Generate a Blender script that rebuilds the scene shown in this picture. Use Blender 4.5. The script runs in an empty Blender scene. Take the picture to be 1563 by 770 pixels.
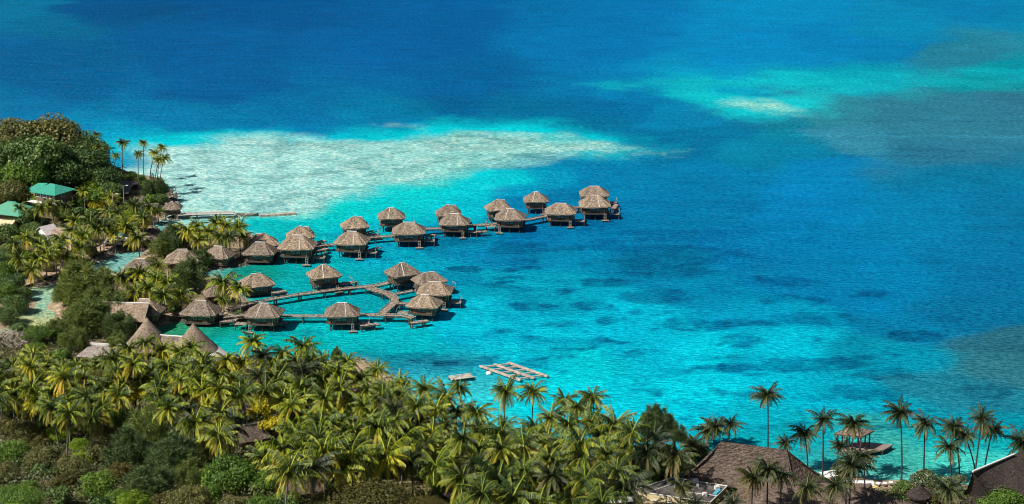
import bpy, math, random
import numpy as np
from mathutils import Vector, Matrix
R = math.radians
random.seed(7); rng = np.random.default_rng(7)
S = bpy.context.scene
COL = S.collection

# ------------------------------------------------------------------ camera
FPX, CH, PITCH = 2600.0, 120.0, math.atan(735/2600.0)
cam = bpy.data.cameras.new('camera'); cam.sensor_width = 36; cam.lens = FPX/1563*36
cam.clip_start = 1; cam.clip_end = 40000
camo = bpy.data.objects.new('camera', cam); COL.objects.link(camo)
camo.location = (0, 0, CH); camo.rotation_euler = (math.pi/2-PITCH, 0, 0)
S.camera = camo
# ------------------------------------------------------------------ light
SUN_EL, SUN_AZ = R(47), math.atan2(-0.80, -0.50)      # azimuth measured from +Y towards +X
to_sun = Vector((math.sin(SUN_AZ)*math.cos(SUN_EL), math.cos(SUN_AZ)*math.cos(SUN_EL), math.sin(SUN_EL)))
W = bpy.data.worlds.new('World'); S.world = W; W.use_nodes = True
nt = W.node_tree; bg = nt.nodes['Background']
sky = nt.nodes.new('ShaderNodeTexSky'); sky.sky_type = 'NISHITA'; sky.sun_disc = False
sky.sun_elevation = SUN_EL; sky.sun_rotation = SUN_AZ % (2*math.pi)
nt.links.new(sky.outputs[0], bg.inputs[0]); bg.inputs[1].default_value = 0.05
sl = bpy.data.lights.new('sun', 'SUN'); sl.energy = 4.9; sl.angle = R(0.5); sl.color = (1, .955, .88)
so = bpy.data.objects.new('sun', sl); COL.objects.link(so); so.location = (0, 0, 300)
so.rotation_euler = to_sun.to_track_quat('Z', 'Y').to_euler()
S.view_settings.view_transform = 'Standard'; S.view_settings.look = 'None'
S.view_settings.gamma = 1; S.view_settings.use_curve_mapping = False
S.view_settings.exposure = 0.35
S.cycles.pixel_filter_type = 'BLACKMAN_HARRIS'; S.cycles.filter_width = 1.0

# ------------------------------------------------------------------ geometry helpers
SP, CP = math.sin(PITCH), math.cos(PITCH)
def at(px, py, z=0.0):
    dy = 385-py; d = (px-781.5, FPX*CP+dy*SP, -FPX*SP+dy*CP)
    t = (z-CH)/d[2]
    return Vector((d[0]*t, d[1]*t, z))

def fade(t): return t*t*t*(t*(t*6-15)+10)
def vnoise(x, y, seed=0):
    xi = np.floor(x).astype(np.int64); yi = np.floor(y).astype(np.int64)
    xf = fade(x-xi); yf = fade(y-yi)
    def h(a, b):
        n = (a*374761393 + b*668265263 + seed*982451653) & 0xffffffff
        n = ((n ^ (n >> 13))*1274126177) & 0xffffffff
        return ((n ^ (n >> 16)) & 0xffff)/65535.0
    return (h(xi, yi)*(1-xf)+h(xi+1, yi)*xf)*(1-yf)+(h(xi, yi+1)*(1-xf)+h(xi+1, yi+1)*xf)*yf
def fbm(x, y, o=4, seed=0):
    s = 0; a = .5; t = 0
    for k in range(o):
        s = s+a*vnoise(x*2**k+k*17.3, y*2**k-k*9.1, seed+k); t += a; a *= .5
    return s/t
def sdist(x, y, poly):
    """signed distance, positive inside"""
    d = np.full(x.shape, 1e18); ins = np.zeros(x.shape, bool)
    n = len(poly)
    for i in range(n):
        ax, ay = poly[i]; bx, by = poly[(i+1) % n]
        ex, ey = bx-ax, by-ay; L = ex*ex+ey*ey+1e-9
        t = np.clip(((x-ax)*ex+(y-ay)*ey)/L, 0, 1)
        d = np.minimum(d, (x-ax-t*ex)**2+(y-ay-t*ey)**2)
        if ay != by:
            c = ((ay > y) != (by > y)) & (x < (bx-ax)*(y-ay)/(by-ay)+ax)
            ins ^= c
    d = np.sqrt(d)
    return np.where(ins, d, -d)
def P2(lst): return [tuple(at(px, py)[:2]) for px, py in lst]

# ------------------------------------------------------------------ land outlines
LEFT_LAND = P2([(-700, 250), (0, 256), (120, 260), (190, 266), (235, 274), (257, 290), (264, 305), (260, 325), (246, 338),
    (236, 350), (234, 376), (205, 383), (170, 385), (150, 396), (120, 407), (84, 428), (52, 437), (34, 444), (48, 468),
    (30, 482), (8, 503), (-60, 520), (-700, 520)])
ISLAND = P2([(256, 345), (300, 347), (370, 351), (396, 368), (392, 384), (372, 402), (340, 408), (300, 411), (296, 425),
    (322, 422), (352, 430), (368, 452), (380, 466), (372, 489), (345, 488), (318, 476), (280, 482), (258, 492), (215, 506),
    (200, 530), (60, 530), (48, 506), (92, 497), (82, 475), (88, 450), (120, 428), (175, 419), (200, 406), (214, 388), (238, 366)])
FORE = P2([(-700, 508), (40, 507), (190, 514), (240, 528), (330, 543), (400, 549), (480, 551), (540, 549), (572, 562),
    (604, 590), (646, 634), (690, 662), (770, 672), (850, 694), (930, 702), (1000, 706), (1100, 710), (1200, 722),
    (1290, 727), (1350, 734), (1420, 740), (1480, 748), (1600, 752)]) + [(300, 240), (700, 200), (900, -400), (-900, -400)]
KN = at(62, 292)
def terr(x, y):
    x = np.asarray(x, float); y = np.asarray(y, float)
    w = (fbm(x/9, y/9, 3, 5)-.5)*5
    d = np.maximum(np.maximum(sdist(x, y, LEFT_LAND), sdist(x, y, ISLAND)), sdist(x, y, FORE))+w
    z = np.where(d > 0, 0.25+1.3*(1-np.exp(-d/7)), np.maximum(d*.22, -4))
    inl = np.clip(d/12, 0, 1)
    z = z+inl*14*np.exp(-(((x-KN.x+16)/36)**2+((y-KN.y-2)/40)**2))
    lf = 1/(1+np.exp((x+25)/14))
    hill = np.clip(288-y, 0, None)*(.05+.20*lf)
    z = z+inl*hill+inl*(fbm(x/14, y/14, 3, 9)-.5)*1.2*(1-.6*np.exp(-d/20))
    return z, d
TX0, TY0, TST = -420.0, 100.0, 1.5
_tx = np.arange(TX0, 420, TST); _ty = np.arange(TY0, 760, TST); _TX, _TY = np.meshgrid(_tx, _ty); TZ, TD = terr(_TX, _TY)
def tlook(A, x, y):
    fx = np.clip((np.asarray(x, float)-TX0)/TST, 0, len(_tx)-1.01); fy = np.clip((np.asarray(y, float)-TY0)/TST, 0, len(_ty)-1.01)
    i = fx.astype(int); j = fy.astype(int); u = fx-i; v = fy-j
    return (A[j, i]*(1-u)+A[j, i+1]*u)*(1-v)+(A[j+1, i]*(1-u)+A[j+1, i+1]*u)*v
def tz(x, y): return float(tlook(TZ, x, y))
_zs = np.arange(45, -6, -.1)
def ground(px, py, extra=0.0):
    """first place where the sight line through (px, py) comes down to `extra` above the ground"""
    dy = 385-py; d = (px-781.5, FPX*CP+dy*SP, -FPX*SP+dy*CP)
    t = (_zs-CH)/d[2]; x = d[0]*t; y = d[1]*t; g = np.maximum(tlook(TZ, x, y), .2)
    hit = np.nonzero(_zs-extra <= g)[0]; k = hit[0] if len(hit) else len(_zs)-1
    return Vector((x[k], y[k], float(g[k])))

# ------------------------------------------------------------------ materials
def newmat(name):
    m = bpy.data.materials.new(name); m.use_nodes = True
    return m, m.node_tree, m.node_tree.nodes['Principled BSDF']
def ramp(nt, src, stops):
    r = nt.nodes.new('ShaderNodeValToRGB'); e = r.color_ramp.elements
    while len(e) < len(stops): e.new(.5)
    for i, (p, c) in enumerate(stops): e[i].position = p; e[i].color = (*c, 1)
    nt.links.new(src, r.inputs[0]); return r.outputs[0]
def noise(nt, scale, det=4, rough=.6, vec=(1, 1, 1), coord='Object'):
    tc = nt.nodes.new('ShaderNodeTexCoord'); mp = nt.nodes.new('ShaderNodeMapping'); n = nt.nodes.new('ShaderNodeTexNoise')
    mp.inputs['Scale'].default_value = vec
    nt.links.new(tc.outputs[coord], mp.inputs[0]); nt.links.new(mp.outputs[0], n.inputs['Vector'])
    n.inputs['Scale'].default_value = scale; n.inputs['Detail'].default_value = det; n.inputs['Roughness'].default_value = rough
    return n.outputs['Fac']
def bump(nt, b, h, strength, dist):
    n = nt.nodes.new('ShaderNodeBump'); n.inputs['Strength'].default_value = strength; n.inputs['Distance'].default_value = dist
    nt.links.new(h, n.inputs['Height']); nt.links.new(n.outputs[0], b.inputs['Normal']); return n
def mixc(nt, fac, a, b, mode='MIX'):
    m = nt.nodes.new('ShaderNodeMix'); m.data_type = 'RGBA'; m.blend_type = mode
    if isinstance(fac, (int, float)): m.inputs[0].default_value = fac
    else: nt.links.new(fac, m.inputs[0])
    for i, v in ((6, a), (7, b)):
        if isinstance(v, tuple): m.inputs[i].default_value = (*v, 1)
        else: nt.links.new(v, m.inputs[i])
    return m.outputs[2]
def simple(name, c1, c2, scale=2, rough=.8, bs=.3, bd=.05, vec=(1, 1, 1), det=4, lo=.35, hi=.65, spec=.3):
    m, nt, b = newmat(name)
    n = noise(nt, scale, det, .65, vec)
    nt.links.new(ramp(nt, n, [(lo, c1), (hi, c2)]), b.inputs['Base Color'])
    b.inputs['Roughness'].default_value = rough; b.inputs['Specular IOR Level'].default_value = spec
    if bs: bump(nt, b, n, bs, bd)
    return m
def leafmat(name, cols, trans=.25, var=.35):
    """cols: colours along the per-leaf random value"""
    m, nt, b = newmat(name)
    at_ = nt.nodes.new('ShaderNodeAttribute'); at_.attribute_name = 'rnd'
    c = ramp(nt, at_.outputs['Fac'], [(i/(len(cols)-1), k) for i, k in enumerate(cols)])
    oi = nt.nodes.new('ShaderNodeObjectInfo')
    c = mixc(nt, .5*var*2, c, ramp(nt, oi.outputs['Random'], [(0, (.5, .6, .5)), (.5, (.95, .97, .9)), (1, (1.4, 1.2, .85))]), 'MULTIPLY')
    nt.links.new(c, b.inputs['Base Color']); b.inputs['Roughness'].default_value = .55; b.inputs['Specular IOR Level'].default_value = .35
    t = nt.nodes.new('ShaderNodeBsdfTranslucent'); nt.links.new(c, t.inputs[0])
    mx = nt.nodes.new('ShaderNodeMixShader'); mx.inputs[0].default_value = trans
    nt.links.new(b.outputs[0], mx.inputs[1]); nt.links.new(t.outputs[0], mx.inputs[2])
    nt.links.new(mx.outputs[0], nt.nodes['Material Output'].inputs[0]); return m

def thatchmat(name, a, b_, c, k=1.0):
    m, nt, b = newmat(name)
    n1 = noise(nt, 2.3*k, 5, .78, (1, 1, 1.8)); n2 = noise(nt, .45*k, 3, .6)
    col = ramp(nt, n1, [(.34, a), (.5, b_), (.66, c)])
    col = mixc(nt, .8, col, ramp(nt, n2, [(.3, (.68, .66, .64)), (.7, (1.15, 1.12, 1.08))]), 'MULTIPLY')
    oi = nt.nodes.new('ShaderNodeObjectInfo'); col = mixc(nt, 1.0, col, ramp(nt, oi.outputs['Random'], [(0, (.80, .80, .82)), (.5, (1, .98, .96)), (1, (1.22, 1.16, 1.08))]), 'MULTIPLY')
    nt.links.new(col, b.inputs['Base Color']); b.inputs['Roughness'].default_value = .95; b.inputs['Specular IOR Level'].default_value = .1
    bump(nt, b, n1, .9, .25); return m
M = {}
M['thatch'] = thatchmat('thatch', (.07, .055, .043), (.25, .20, .155), (.50, .42, .34))
M['thatch_dark'] = thatchmat('brown_shaded_thatch', (.055, .043, .036), (.145, .113, .095), (.27, .215, .18))  # brown thatch, with the lower right's cloud shade put into its colour
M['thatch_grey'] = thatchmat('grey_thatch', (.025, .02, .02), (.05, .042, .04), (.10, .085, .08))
M['wall'] = simple('dark_timber', (.035, .022, .016), (.14, .085, .055), 4, vec=(3, 3, .4))
M['panel'] = simple('woven_panel', (.06, .04, .026), (.24, .17, .115), 5, vec=(2, 2, .6))
M['post'] = simple('pile', (.03, .027, .024), (.10, .085, .07), 3)
M['postlight'] = simple('pale_post', (.22, .18, .14), (.42, .36, .3), 4)
M['deck'] = simple('deck_planks', (.07, .05, .036), (.46, .37, .285), 1.8, det=6, lo=.36, hi=.64)
M['cap'] = simple('ridge_capping', (.5, .46, .42), (.75, .72, .68), 5)
M['glass'] = simple('window_glass', (.02, .05, .06), (.05, .16, .2), 1, rough=.15, bs=0, spec=.8)
M['white'] = simple('white_paint', (.66, .64, .6), (.82, .8, .77), 2)
M['cream'] = simple('cream_render', (.50, .41, .22), (.68, .58, .36), 1.2)
M['green_roof'] = simple('green_metal_roof', (.03, .22, .155), (.06, .36, .26), 2.2, rough=.5, vec=(5, .3, 1))
M['pale_green_roof'] = simple('pale_green_metal_roof', (.07, .27, .17), (.12, .36, .24), 1.5, rough=.5, vec=(6, .3, 1))
M['pink_roof'] = simple('faded_roof', (.42, .36, .36), (.6, .53, .53), 1.5)
M['asphalt'] = simple('asphalt', (.13, .105, .095), (.2, .165, .15), 1.2, bs=.1)
M['rock'] = simple('rock', (.03, .025, .02), (.16, .13, .10), 1.2, bs=.8, bd=.4)
M['drift'] = simple('driftwood', (.16, .12, .10), (.5, .43, .38), 3)
M['trunk'] = simple('palm_trunk', (.10, .085, .07), (.24, .2, .165), 2.5, vec=(1, 1, 4))
M['trunk_dark'] = simple('dark_palm_trunk', (.03, .027, .026), (.075, .065, .06), 2.5, vec=(1, 1, 4))  # darker trunk copy, cloud shade over the right put into its colour
M['bark'] = simple('bark', (.05, .04, .03), (.14, .11, .085), 3)
M['roofing'] = simple('flat_roofing_felt', (.035, .032, .03), (.13, .12, .11), .8, bs=.1)
M['pontoon'] = simple('pontoon_timber', (.28, .22, .17), (.56, .48, .40), 1.2)
M['red'] = simple('faded_red_plastic', (.5, .12, .12), (.6, .2, .2), 3)
M['yellow'] = simple('yellow_canvas', (.6, .4, .08), (.75, .55, .15), 3)
M['blue'] = simple('blue_plastic', (.05, .25, .35), (.1, .4, .5), 3)
M['rubber'] = simple('rubber', (.02, .02, .02), (.04, .04, .04), 3)
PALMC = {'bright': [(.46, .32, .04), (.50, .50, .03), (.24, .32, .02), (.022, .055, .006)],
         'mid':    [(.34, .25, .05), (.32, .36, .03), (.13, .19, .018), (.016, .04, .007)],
         'dark':   [(.18, .14, .06), (.12, .14, .035), (.045, .07, .02), (.012, .024, .009)]}  # dark: also holds the right side's cloud shade in the leaf colour
for k, v in PALMC.items(): M['palm_'+k] = leafmat('palm_leaf_'+k, v, .2, .8)
M['leaf_dark'] = leafmat('dark_broad_leaf', [(.014, .04, .012), (.04, .09, .02), (.11, .18, .035), (.26, .33, .12)], .15)
M['leaf_mid'] = leafmat('green_broad_leaf', [(.03, .07, .012), (.07, .14, .018), (.13, .23, .024), (.24, .34, .05)], .2)
M['leaf_lime'] = leafmat('lime_broad_leaf', [(.07, .12, .01), (.15, .25, .012), (.24, .36, .02), (.4, .46, .04)], .3)
M['leaf_yellow'] = leafmat('yellow_leaf', [(.16, .16, .01), (.38, .33, .012), (.6, .5, .02), (.7, .62, .05)], .3)
M['leaf_brown'] = leafmat('brown_dry_leaf', [(.03, .05, .012), (.085, .11, .025), (.2, .17, .06), (.30, .31, .07)], .2)
M['leaf_rust'] = leafmat('rusty_leaf', [(.035, .055, .014), (.10, .12, .028), (.20, .18, .055), (.32, .28, .10)], .2)
M['leaf_olive'] = leafmat('olive_leaf', [(.03, .035, .008), (.065, .065, .012), (.11, .10, .018), (.18, .14, .035)], .2)
M['needle'] = leafmat('ironwood_needles', [(.05, .085, .02), (.12, .17, .04), (.20, .26, .06), (.36, .38, .11)], .35)
M['needle_dark'] = leafmat('dark_ironwood_needles', [(.03, .055, .02), (.065, .11, .035), (.12, .18, .055), (.2, .25, .08)], .3)
M['blossom'] = leafmat('pale_blossom_leaf', [(.02, .045, .015), (.04, .08, .02), (.09, .13, .06), (.6, .58, .5)], .2)
M['under'] = leafmat('undergrowth_leaf', [(.015, .03, .01), (.035, .055, .014), (.08, .095, .025), (.18, .16, .055)], .15, 0)

# ------------------------------------------------------------------ mesh builder
class MB:
    def __init__(s): s.v = []; s.f = []; s.r = []
    def quad(s, a, b, c, d, r=.5):
        i = len(s.v); s.v += [tuple(a), tuple(b), tuple(c), tuple(d)]; s.f.append((i, i+1, i+2, i+3)); s.r.append(r)
    def tri(s, a, b, c, r=.5):
        i = len(s.v); s.v += [tuple(a), tuple(b), tuple(c)]; s.f.append((i, i+1, i+2)); s.r.append(r)
    def poly(s, pts, r=.5):
        i = len(s.v); s.v += [tuple(p) for p in pts]; s.f.append(tuple(range(i, i+len(pts)))); s.r.append(r)
    def box(s, c, size, rz=0, r=.5):
        cx, cy, cz = c; hx, hy, hz = size[0]/2, size[1]/2, size[2]/2
        ca, sa = math.cos(rz), math.sin(rz); i = len(s.v)
        for z in (-hz, hz):
            for x, y in ((-hx, -hy), (hx, -hy), (hx, hy), (-hx, hy)):
                s.v.append((cx+x*ca-y*sa, cy+x*sa+y*ca, cz+z))
        for q in ((3, 2, 1, 0), (4, 5, 6, 7), (0, 1, 5, 4), (1, 2, 6, 5), (2, 3, 7, 6), (3, 0, 4, 7)):
            s.f.append(tuple(i+k for k in q)); s.r.append(r)
    def tube(s, pts, rads, n=7, r=.5, cap=True):
        pts = [Vector(p) for p in pts]; base = len(s.v)
        for k, p in enumerate(pts):
            d = (pts[min(k+1, len(pts)-1)]-pts[max(k-1, 0)]).normalized()
            u = d.cross(Vector((0, 1, 0)) if abs(d.y) < .9 else Vector((1, 0, 0))).normalized(); w = d.cross(u)
            for j in range(n):
                a = 2*math.pi*j/n; q = p+(u*math.cos(a)+w*math.sin(a))*rads[k]; s.v.append(tuple(q))
        for k in range(len(pts)-1):
            for j in range(n):
                a = base+k*n+j; b = base+k*n+(j+1) % n
                s.f.append((a, b, b+n, a+n)); s.r.append(r)
        if cap:
            s.f.append(tuple(base+j for j in range(n))[::-1]); s.r.append(r)
            s.f.append(tuple(base+(len(pts)-1)*n+j for j in range(n))); s.r.append(r)
    def bar(s, a, b, w, r=.5): s.tube([a, b], [w, w], 6, r)
    def mesh(s, name, mat, smooth=False):
        me = bpy.data.meshes.new(name); me.from_pydata(s.v, [], s.f); me.materials.append(M[mat] if isinstance(mat, str) else mat)
        a = me.attributes.new('rnd', 'FLOAT', 'FACE'); a.data.foreach_set('value', s.r)
        if smooth: me.shade_smooth()
        return me
def tag(o, label=None, cat=None, group=None, kind=None):
    if label: o['label'] = label
    if cat: o['category'] = cat
    if group: o['group'] = group
    if kind: o['kind'] = kind
    return o
def put(name, me, parent=None, loc=(0, 0, 0), rz=0, sc=1):
    o = bpy.data.objects.new(name, me); COL.objects.link(o)
    o.location = loc; o.rotation_euler = (0, 0, rz); o.scale = (sc, sc, sc) if isinstance(sc, (int, float)) else sc
    if parent: o.parent = parent
    return o
def build(mb, name, mat, parent=None, smooth=False): return put(name, mb.mesh(name, mat, smooth), parent)
def empty(name, loc, rz=0, sc=1):
    o = put(name, None, None, loc, rz, sc); o.empty_display_size = .5; return o
def copy_tree(o, parent=None):
    c = o.copy(); COL.objects.link(c)
    if parent: c.parent = parent
    for ch in list(o.children): copy_tree(ch, c)
    return c
def quads_mesh(name, mat, V, r):
    """V: (n,4,3) array of quads"""
    n = len(V); me = bpy.data.meshes.new(name)
    me.vertices.add(n*4); me.vertices.foreach_set('co', V.reshape(-1).astype(np.float32))
    me.loops.add(n*4); me.loops.foreach_set('vertex_index', np.arange(n*4, dtype=np.int32))
    me.polygons.add(n); me.polygons.foreach_set('loop_start', np.arange(0, n*4, 4, dtype=np.int32))
    me.update(calc_edges=True)
    a = me.attributes.new('rnd', 'FLOAT', 'FACE'); a.data.foreach_set('value', r.astype(np.float32))
    me.materials.append(M[mat]); return me

# ------------------------------------------------------------------ structure: terrain, water, road
def axis(lo, hi, step, far):
    core = np.arange(lo, hi+step, step); e = []
    d = step; v = 0
    while v < far: d *= 1.35; v += d; e.append(v)
    e = np.array(e); return np.concatenate([lo-e[::-1], core, hi+e])
def grid_mesh(name, xs, ys, Z):
    X, Y = np.meshgrid(xs, ys); nx, ny = len(xs), len(ys)
    co = np.stack([X, Y, Z], -1).reshape(-1).astype(np.float32)
    i = np.arange(nx*ny).reshape(ny, nx)
    q = np.stack([i[:-1, :-1], i[:-1, 1:], i[1:, 1:], i[1:, :-1]], -1).reshape(-1)
    n = len(q)//4; me = bpy.data.meshes.new(name)
    me.vertices.add(nx*ny); me.vertices.foreach_set('co', co)
    me.loops.add(n*4); me.loops.foreach_set('vertex_index', q.astype(np.int32))
    me.polygons.add(n); me.polygons.foreach_set('loop_start', np.arange(0, n*4, 4, dtype=np.int32))
    me.update(calc_edges=True); me.shade_smooth(); return me, X, Y
xs = axis(-260, 200, 1.8, 15000); ys = axis(215, 610, 1.8, 15000)
X, Y = np.meshgrid(xs, ys); Z, D = terr(X, Y)
me, _, _ = grid_mesh('ground', xs, ys, Z)
a = me.attributes.new('shore', 'FLOAT', 'POINT'); a.data.foreach_set('value', D.reshape(-1).astype(np.float32))
g, nt, b = newmat('earth_and_sand')
A = nt.nodes.new('ShaderNodeAttribute'); A.attribute_name = 'shore'
mr = nt.nodes.new('ShaderNodeMapRange'); mr.inputs[1].default_value = 3; mr.inputs[2].default_value = 9
nt.links.new(A.outputs['Fac'], mr.inputs[0])
soil = ramp(nt, noise(nt, .25, 6, .7), [(.32, (.03, .035, .014)), (.46, (.09, .08, .035)), (.56, (.2, .155, .085)), (.68, (.36, .28, .17))])
sand = ramp(nt, noise(nt, .8, 5, .7), [(.3, (.16, .12, .075)), (.7, (.55, .42, .27))])
nt.links.new(mixc(nt, mr.outputs[0], sand, soil), b.inputs['Base Color']); b.inputs['Roughness'].default_value = .95
b.inputs['Specular IOR Level'].default_value = .1
bump(nt, b, noise(nt, 1.5, 6, .7), .7, .3)
me.materials.append(g); tag(put('ground', me), kind='structure')

# colour of the lagoon seen through the water at known places (display values at a picture position, turned into places on the sea)
WC = [(10,15,14,104,160),(80,40,12,95,150),(150,12,10,75,140),(400,12,8,78,148),(650,12,8,90,165),(900,12,10,104,176),(1200,12,16,125,184),(1500,10,20,114,168),
(50,80,8,88,155),(300,70,6,84,155),(600,70,7,88,163),(900,75,8,108,182),(1150,75,14,125,188),(1350,75,16,116,174),(1500,78,42,118,150),(1430,88,40,118,152),
(100,135,5,92,160),(350,135,4,85,155),(700,135,5,90,160),(950,140,10,118,180),(1050,135,15,140,190),(1300,130,16,145,175),(1500,120,20,140,160),(1540,105,22,132,158),
(60,172,8,112,172),(250,175,5,108,170),(430,172,4,98,162),(700,170,5,90,155),(930,172,8,98,160),(1030,180,8,118,170),(1270,170,48,125,150),(1400,165,48,115,145),(1550,160,50,112,145),
(1200,200,30,110,150),(1450,200,50,118,150),(1450,235,45,112,150),(1300,215,60,128,162),(1100,205,12,100,152),(1560,20,22,118,166),(1380,40,20,122,172),(1250,60,14,118,180),
(180,205,0,140,185),(230,190,0,112,168),(400,184,0,105,165),(620,182,0,110,168),(760,186,5,105,162),(900,200,8,98,152),(1050,225,8,96,150),(1180,230,20,110,158),
(600,290,30,195,205),(720,290,5,185,208),(820,280,0,140,185),(900,270,4,108,165),(1050,265,6,106,165),(1250,265,12,118,178),(1500,270,25,104,155),
(480,330,10,190,198),(560,325,0,185,200),(640,300,5,190,208),(700,310,0,175,202),(860,295,0,118,170),(1000,310,4,105,165),(1200,310,8,116,178),(1400,330,15,110,168),(1540,330,28,100,155),
(470,350,0,170,185),(600,352,0,165,190),(700,372,0,128,172),(850,360,0,112,168),(1000,360,0,104,162),(1200,380,4,108,172),(1450,380,18,102,160),
(420,405,0,140,152),(350,415,20,130,125),(460,400,0,145,162),(600,400,0,140,172),(800,390,0,125,175),(900,400,0,124,172),(1050,420,0,108,160),(1250,420,6,108,168),(1500,420,25,96,152),
(480,450,0,140,155),(560,460,0,135,155),(750,440,0,145,182),(900,460,0,148,186),(1100,455,0,122,170),(1300,460,6,116,172),(1500,470,24,98,152),
(270,500,50,130,100),(340,505,20,140,130),(400,520,0,145,148),(500,520,0,155,170),(600,510,0,152,172),(750,500,0,162,194),(950,500,0,158,194),(1200,500,0,132,175),(1400,500,14,112,160),(1545,510,48,96,128),
(560,540,30,120,145),(620,555,35,135,165),(690,560,40,150,172),(740,545,0,170,195),(820,550,0,182,205),(1000,550,0,172,202),(1200,555,0,160,194),(1400,560,10,135,172),(1545,560,55,112,135),(1480,600,35,120,150),
(650,585,60,170,190),(710,620,60,188,205),(760,600,30,175,195),(850,600,0,172,198),(1000,610,0,172,200),(1100,640,10,160,190),(1200,620,0,155,188),(1300,620,8,142,175),(1480,640,20,135,165),(1550,640,25,135,160),
(720,650,90,195,205),(820,660,50,170,190),(1150,680,30,155,178),(1250,690,60,160,168),(1300,700,70,160,160),(1400,680,30,160,175),(1540,680,30,155,172),(1440,715,85,195,190),(1520,720,60,180,185),
(235,400,95,170,175),(195,402,135,185,175),(240,355,70,160,160),(218,395,120,190,185),(105,440,215,205,140),(60,468,150,195,175),(38,495,195,195,140),(80,450,180,200,160),(45,480,140,190,170)]
SANDBAR = [(200, 244), (240, 226), (300, 220), (400, 214), (500, 211), (600, 206), (700, 203), (800, 203), (880, 206), (960, 215), (1015, 224), (960, 232),
    (850, 242), (770, 252), (720, 262), (640, 282), (560, 300), (500, 314), (450, 328), (330, 340), (245, 340), (200, 290)]
CYAN = [(150, 225), (300, 208), (450, 202), (600, 195), (700, 190), (760, 188), (840, 198), (1000, 220), (900, 240), (700, 240), (400, 240), (200, 240)]
NREEF = [(930, 132), (1000, 122), (1100, 116), (1300, 108), (1700, 92), (1700, 130), (1450, 138), (1320, 143), (1230, 155), (1190, 172), (1150, 172), (1080, 160), (1000, 150)]
NSPOT = [(1115, 158), (1150, 152), (1195, 155), (1215, 163), (1180, 172), (1140, 172)]
WK = np.array([.72, .83, .81])
NGREY = [(1230, 158), (1330, 144), (1450, 138), (1700, 130), (1700, 250), (1500, 250), (1350, 222), (1250, 195), (1120, 180)]
def s2l(c):
    c = np.asarray(c, float)/255; return np.where(c < .04045, c/12.92, ((c+.055)/1.055)**2.4)
xs = axis(-330, 330, 1.15, 16000); ys = np.concatenate([axis(245, 600, 1.0, 16000)[:-40], np.zeros(0)]); ys = axis(245, 600, 1.0, 16000); ys = np.concatenate([ys[ys <= 600], np.arange(602, 1012, 2.0), axis(245, 1012, 2.0, 16000)[axis(245, 1012, 2.0, 16000) > 1012]])
X, Y = np.meshgrid(xs, ys)
wx = X+(fbm(X/34, Y/34, 3, 21)-.5)*34; wy = Y+(fbm(X/34, Y/34, 3, 22)-.5)*30
def to_px(x, y):
    zc = y*CP+CH*SP; yc = y*SP-CH*CP
    zc = np.where(zc < 60, 60, zc); return 781.5+FPX*x/zc, 385-FPX*yc/zc
QX, QY = to_px(X+(fbm(X/5, Y/5, 3, 23)-.5)*7, Y+(fbm(X/5, Y/5, 3, 24)-.5)*7)
PX, PY = to_px(wx, wy); PX = np.clip(PX, -60, 1620); PY = np.clip(PY, -15, 800)
num = np.zeros(X.shape+(3,)); den = np.zeros(X.shape)
for px, py, r_, g_, b_ in WC:
    sy = 15+py*.030
    f_ = 1.10 if (380 < px < 720 and 395 < py < 525) else 1.0
    f_ = 1.07 if (640 < px < 1350 and 480 < py < 625) else f_
    r_, g_, b_ = ((r_ if r_ > 30 else r_*.25)*.9, min((g_*1.10+(6 if g_ < 112 else 0))*f_, 212), min(b_*1.05*f_, 226)) if not (px < 260 and py > 340) else (r_, g_, b_)
    d2 = ((PX-px)/(sy*3.0))**2+((PY-py)/sy)**2
    w = 1/(d2**3+.02)
    num += w[..., None]*s2l((r_, g_, b_)); den += w
C = num/den[..., None]
def region(poly, soft, warp=1.0, seed=1):
    pl = P2(poly); xx = X+(fbm(X/22, Y/30, 4, seed)-.5)*40*warp; yy = Y+(fbm(X/22, Y/30, 4, seed+7)-.5)*60*warp
    d = sdist(xx, yy, pl); return np.clip(d/soft+.5, 0, 1)
def sm(t): return t*t*(3-2*t)
def over(mask, col):
    global C
    C = C*(1-mask[..., None])+mask[..., None]*(s2l(col) if not isinstance(col, np.ndarray) else col)
# strokes of slow variation over the open sea
big = fbm(X/60, Y/110, 4, 31); C = C*(0.90+.20*big)[..., None]
over(sm(region(NREEF, 22, 1.0, 41))*(.85-.45*np.clip((PX-1230)/120, 0, 1))*np.clip(-.35+2.4*fbm(X/17, Y/15, 5, 43), 0, 1), (12, 188, 202))
over(sm(region(NGREY, 60, .8, 51))*.22, (58, 112, 134))
over(sm(region([(1040, 150), (1110, 145), (1230, 148), (1240, 166), (1180, 180), (1110, 176)], 22, .8, 46))*.7, (10, 205, 215))
over(sm(region(NSPOT, 20, .7, 47))*np.clip(.3+1.6*fbm(X/9, Y/12, 4, 48), 0, 1), (165, 225, 210))
over(sm(region(CYAN, 26, .7, 61))*.95, (0, 205, 218))
sb = sm(region(SANDBAR, 26, 1.0, 71))
tx = np.clip((X-at(240, 240).x)/(at(1000, 240).x-at(240, 240).x), 0, 1)
tip = np.clip((PX-850)/90, 0, 1)[..., None]
sandcol = (1-tip)*(s2l((178, 226, 224))*(1-tx[..., None])+s2l((125, 205, 198))*tx[..., None])+tip*s2l((30, 170, 190))
over(sb, sandcol)
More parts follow.
